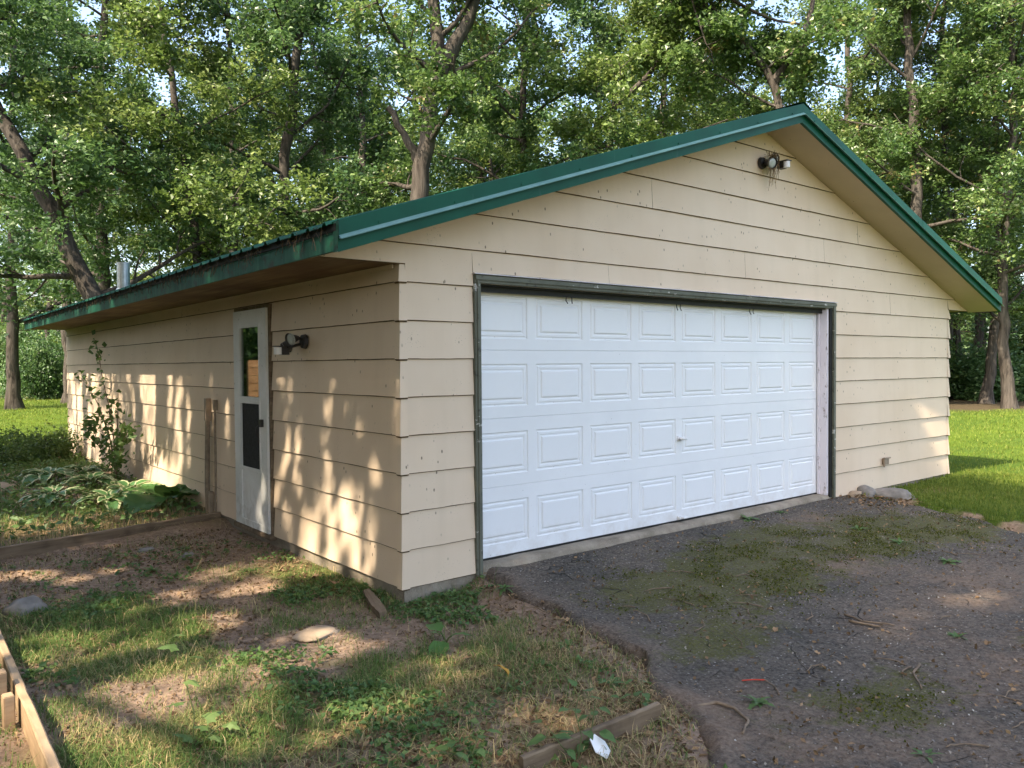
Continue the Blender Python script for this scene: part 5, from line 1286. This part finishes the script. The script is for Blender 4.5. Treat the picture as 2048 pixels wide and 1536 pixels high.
# planting bed: weeds and straw behind the edging board
n = 26000
X = r.uniform(-3.2, -0.06, n); Y = r.uniform(3.55, 12.5, n); k = r.random(n) < (0.25 + 0.75 * sstep(.4, .6, fbm(X, Y, 1.2, 3))); X, Y = X[k], Y[k]; n = len(X)
st_ = sstep(5.2, 3.9, Y) * 0.8
tint = np.clip(r.normal(0.35, 0.2, n) + st_ * (r.random(n) < .6), 0, 1)
V, tr, tn = blades(r, X, Y, ground_h(X, Y), r.uniform(0.05, 0.17, n), r.uniform(0.003, 0.007, n), tint, 1.3)
link('bed_grass', crown('bed_grass', (V, tr, tn), M['grass']), label='grass and straw in the planting bed behind the edging board', cat='grass', kind='stuff')
n = 5200
X = r.uniform(-3.2, -0.1, n); Y = r.uniform(3.7, 12.5, n)
C = np.stack([X, Y, ground_h(X, Y) + r.uniform(0.02, 0.16, n)], -1)
link('bed_weeds', crown('bed_weeds', leaf_mesh(r, C, r.normal(0, 1, (n, 3)), 0.07, np.clip(r.normal(.5, .2, n), 0, 1), 1.2), M['weed']), label='leafy weeds filling the planting bed around the hostas', cat='weeds', kind='stuff')
# lawns
def lawn(name, label, n, xs_, ys2, f, big=1.0):
    X = r.uniform(*xs_, n); Y = r.uniform(*ys2, n)
    k = f(X, Y); X, Y = X[k], Y[k]; n_ = len(X)
    d = np.hypot(X + 2.85, Y + 4.77)
    tint = np.clip(r.normal(0.42, 0.2, n_) + 0.3 * (fbm(X, Y, 0.8, 3) - 0.5), 0, 1)
    V, tr, tn = blades(r, X, Y, ground_h(X, Y), r.uniform(0.03, 0.07, n_) * (0.8 + d * 0.02), 0.004 * (0.6 + d * 0.12) * r.uniform(.6, 1.3, n_), tint, 0.9)
    link(name, crown(name, (V, tr, tn), M['lawn']), label=label, cat='grass', kind='stuff')
def fR(X, Y):
    d = np.hypot(X + 2.85, Y + 4.77)
    return (X - edgeR(np.minimum(Y, 0)) + (fbm(X, Y, 4, 2) - .5) * .5 > 0.02) & ~((X < W + 0.02) & (Y > -0.02)) & (r.random(len(X)) < np.clip(13 / d, 0.2, 1) ** 1.6) & (forest_mask(X, Y) < 0.5) & (r.random(len(X)) > dry_mask(X, Y) * .8)
lawn('right_lawn', 'mown lawn right of the garage', 230000, (5.5, 36), (-9, 12), fR)
lawn('right_lawn_edge', 'long grass along the right wall foot and driveway edge', 16000, (5.8, 9.5), (-2.2, 0.0), lambda X, Y: (X - edgeR(Y) + (fbm(X, Y, 5, 2) - .5) * .4 > 0.04))
lawn('left_lawn', 'mown lawn beyond the planting bed at far left', 60000, (-8, 16), (12.6, 46), lambda X, Y: forest_mask(X, Y) < 0.5)
# litter
# flattened dead straw
n = 16000
X = r.uniform(-3.0, 0.6, n); Y = r.uniform(-4.2, 5.0, n)
k = r.random(n) < (0.12 + 0.8 * sstep(-0.9, -1.9, Y) * sstep(.4, .55, fbm(X, Y, 2.5, 3)) + 0.5 * sstep(3.5, 3.6, Y)) * sstep(0.1, -0.05, X - edgeL(np.minimum(Y, 0)))
k &= ~((X > -0.04) & (Y > -0.04)); X, Y = X[k], Y[k]; n = len(X)
V, tr, tn = blades(r, X, Y, ground_h(X, Y) + 0.004, r.uniform(0.04, 0.13, n), r.uniform(0.002, 0.004, n), r.uniform(0.75, 1, n), 3.2)
V[:, 2] = np.minimum(V[:, 2], ground_h(V[:, 0], V[:, 1]) + 0.035); V[:, 2] = np.maximum(V[:, 2], ground_h(V[:, 0], V[:, 1]) + 0.003)
link('dead_straw', crown('dead_straw', (V, tr, tn), M['grass']), label='flattened dead straw over the yard soil', cat='straw', kind='stuff')
def litter(name, label, n, box, f, size, mat, zf, up_b=1.3):
    X = r.uniform(box[0], box[1], n); Y = r.uniform(box[2], box[3], n); k = r.random(n) < f(X, Y); X, Y = X[k], Y[k]
    C = np.stack([X, Y, zf(X, Y) + r.uniform(0.002, 0.016, len(X))], -1)
    link(name, crown(name, leaf_mesh(r, C, r.normal(0, 1, (len(C), 3)), size, r.random(len(C)) ** 1.3 * 0.92, up_b), M[mat]), label=label, cat='litter', kind='stuff')
zy = lambda X, Y: ground_h(X, Y)
r2 = r
def zd(X, Y): return drive_h(Y) + (fbm(X, Y, 0.7, 3) - 0.5) * 0.035 + (fbm(X, Y, 5, 3) - 0.5) * 0.014
notg = lambda X, Y: ~((X > -0.04) & (Y > -0.04))
litter('leaf_litter', 'brown dead leaves and chips on the yard soil', 26000, (-3.2, 0.7, -4.3, 3.3), lambda X, Y: notg(X, Y) * sstep(0.08, -0.02, X - edgeL(Y)) * (0.10 + 0.75 * sstep(-0.9, -2.0, Y) + 0.45 * sstep(0.5, 0.65, fbm(X, Y, 2, 3)) + 0.5 * sstep(-0.35, -0.05, X - edgeL(Y))), 0.036, 'litter', zy)
litter('soil_crumbs', 'small crumbs, chips and grit on the yard soil', 34000, (-3.0, 0.7, -4.0, 3.4), lambda X, Y: notg(X, Y) * sstep(0.08, -0.02, X - edgeL(Y)) * 0.8, 0.014, 'litter', zy, 0.5)
litter('drive_litter', 'dead leaves and crumbs scattered over the asphalt', 6000, (-0.5, 6.3, -4.6, -0.05), lambda X, Y: (X > edgeL(Y) + .05) * (X < edgeR(Y)) * (0.10 + 0.5 * sstep(-2.2, -3.2, Y) * sstep(.45, .6, fbm(X, Y, 2, 3)) + 0.6 * sstep(0.4, 0.0, edgeR(Y) - X)), 0.03, 'litter', zd)
litter('sill_litter', 'brown leaves gathered at the right door post and stones', 900, (5.3, 6.7, -0.75, -0.03), lambda X, Y: 0.9 * np.exp(-((X - 6.1) / .4) ** 2 - ((Y + 0.3) / .3) ** 2), 0.045, 'litter', lambda X, Y: np.maximum(ground_h(X, Y), zd(X, Y)))
mk = [(2.6, -0.85, 0.9, 0.45), (1.45, -1.0, 0.55, 0.35), (2.2, -1.4, 0.8, 0.35), (4.9, -0.9, 0.9, 0.4), (5.3, -1.5, 0.8, 0.4), (3.6, -0.5, 0.7, 0.25), (3.9, -1.3, 0.6, 0.35), (1.0, -2.9, 0.4, 0.2)]
litter('moss', 'raised olive moss tufts on the asphalt before the door', 60000, (0.6, 6.1, -3.2, -0.05), lambda X, Y: np.clip(sum(blob(X, Y, *b_) for b_ in mk), 0, 1) * sstep(.47, .6, fbm(X + 3, Y, 3.5, 4)) * .9, 0.016, 'moss', zd, 0.7)
litter('stone_chips', 'broken stone chips and clods on the asphalt', 2600, (-0.4, 6.2, -4.6, -0.05), lambda X, Y: (X > edgeL(Y) + .03) * (X < edgeR(Y)) * .8, 0.024, 'litter', zd, 0.5)
litter('pebbles', 'pale loose stones and grit on the asphalt', 9000, (-0.4, 6.2, -4.6, -0.05), lambda X, Y: (X > edgeL(Y) + .03) * (X < edgeR(Y)) * (0.25 + .6 * sstep(.5, .6, fbm(X, Y, 1.4, 3))), 0.013, 'pebble', zd, 0.4)
# fallen leaves one can pick out, twigs, scraps
fl_m = [leaf_grid(0.07, 0.045, 6, 4, 1.3, 0.5, 'ovate', 0.006, 30 + k, False, [M['litter']], lobes=2, name='fallen_leaf') for k in range(4)]
for k in range(46):
    while True:
        x, y = rnd.uniform(-2.2, 5.4), rnd.uniform(-3.6, 2.8)
        if not (x > -0.1 and y > -0.15): break
    z = float(zd(A([x]), A([y]))[0]) if edgeL(y) < x else float(ground_h(A([x]), A([y]))[0])
    side = 'on the asphalt' if edgeL(y) < x else 'on the yard soil'
    link('fallen_leaf', fl_m[k % 4], None, (x, y, z + 0.012), (rnd.uniform(-.3, .3), rnd.uniform(-.3, .3), rnd.uniform(0, 6.28)), rnd.uniform(.6, 1.15), 'curled brown fallen leaf lying ' + side, 'leaf', 'fallen leaves ' + side)
yl = leaf_grid(0.1, 0.06, 6, 4, 0.9, 0.4, 'ovate', 0.004, 77, False, [plain('yellow_leaf', (0.42, 0.22, 0.03), 0.7, 0.3, 20)], name='fallen_leaf')
link('fallen_leaf', yl, None, (-0.34, -1.6, -0.04), (0.9, 0.3, 0.6), 1.0, 'orange yellow leaf standing in the grass below the burdock', 'leaf', 'fallen leaves')
def twig(label, pts, rad, group='twigs on the driveway'):
    c = Vector(pts[0]); z = float(zd(A([c.x]), A([c.y]))[0])
    q = [Vector((p[0], p[1], 0)) - Vector((c.x, c.y, 0)) for p in pts]
    out = []
    for i in range(len(q) - 1):
        for j in range(4): out.append(q[i].lerp(q[i+1], j / 4) + Vector((rnd.uniform(-.004, .004), rnd.uniform(-.004, .004), rad + rnd.uniform(0, .006))))
    out.append(q[-1] + Vector((0, 0, rad)))
    pw_ = [Vector((c.x, c.y, 0)) + v for v in out]
    for v, w_ in zip(out, pw_): v.z += max(float(zd(A([w_.x]), A([w_.y]))[0]), float(ground_h(A([w_.x]), A([w_.y]))[0])) - z
    MB().tube(out, np.linspace(rad, rad * 0.5, len(out)), 6).build('twig', M['twig'], None, (c.x, c.y, z), smooth=True, label=label, cat='twig', group=group)
twig('curved vine-like stick at the lower left edge of the driveway', [(0.16, -2.36), (0.30, -2.40), (0.33, -2.50), (0.26, -2.62), (0.13, -2.68)], 0.011)
twig('bent stick lying beside the sunlit dust patch', [(2.05, -2.12), (2.02, -2.25), (2.10, -2.42)], 0.009)
twig('short pale stick beside the bent stick', [(1.95, -2.2), (2.0, -2.38)], 0.011)
twig('curved dark twig right of the red strip', [(1.55, -2.82), (1.42, -2.84), (1.25, -2.96)], 0.008)
for k in range(44):
    x, y = rnd.uniform(0.4, 4.8), rnd.uniform(-3.6, -0.8); a_ = rnd.uniform(0, 3.14); l_ = rnd.uniform(0.08, 0.26)
    twig('thin dry twig lying loose on the asphalt', [(x, y), (x + math.cos(a_) * l_ * .5, y + math.sin(a_) * l_ * .5), (x + math.cos(a_ + .3) * l_, y + math.sin(a_ + .3) * l_)], rnd.uniform(0.003, 0.006), 'thin loose twigs')
zz = float(zd(A([.69]), A([-2.36]))[0])
MB().tube([(-0.05, 0.04, 0.008), (0.0, 0.01, 0.009), (0.05, -0.03, 0.007)], 0.0035, 6).tube([(0.05, -0.03, 0.007), (0.045, -0.05, 0.006)], 0.003, 5).build('plastic_strip', M['red'], None, (0.69, -2.36, zz), label='thin red plastic strip on the asphalt', cat='plastic strip')
v = [(0, 0, 0), (0.045, -0.005, 0.004), (0.07, 0.03, 0.012), (0.06, 0.085, 0.028), (0.015, 0.10, 0.034), (-0.02, 0.06, 0.02)]
MB().add(v + [(a_, b_, c_ - 0.003) for a_, b_, c_ in v], [(0, 1, 2, 3, 4, 5), (11, 10, 9, 8, 7, 6)] + [(i, (i + 1) % 6, (i + 1) % 6 + 6, i + 6) for i in range(6)]).build('plastic_scrap', M['whiteplastic'], None, (-0.50, -2.46, -0.085), (0.5, -0.3, 0.6), label='white plastic scrap beside the tilted board', cat='scrap')

# plank fence off to the left that shows in the storm door glass
PS = thing('plank_fence', 'cedar plank fence left of the picture, mirrored in the door glass', 'fence', (-4.78, 15.5, -0.1), math.radians(-14))
for k in range(9):
    MB().box(-2.4, 0.0, -0.04, 0.0, 0.02 + k * 0.2, 0.02 + k * 0.2 + 0.19).build('plank', M['cedar'], PS, bevel=0.005)
for x in (-2.3, -1.2, -0.1): MB().box(x - 0.05, x + 0.05, 0.002, 0.1, -0.3, 1.75).build('post', M['cedar'], PS, bevel=0.004)
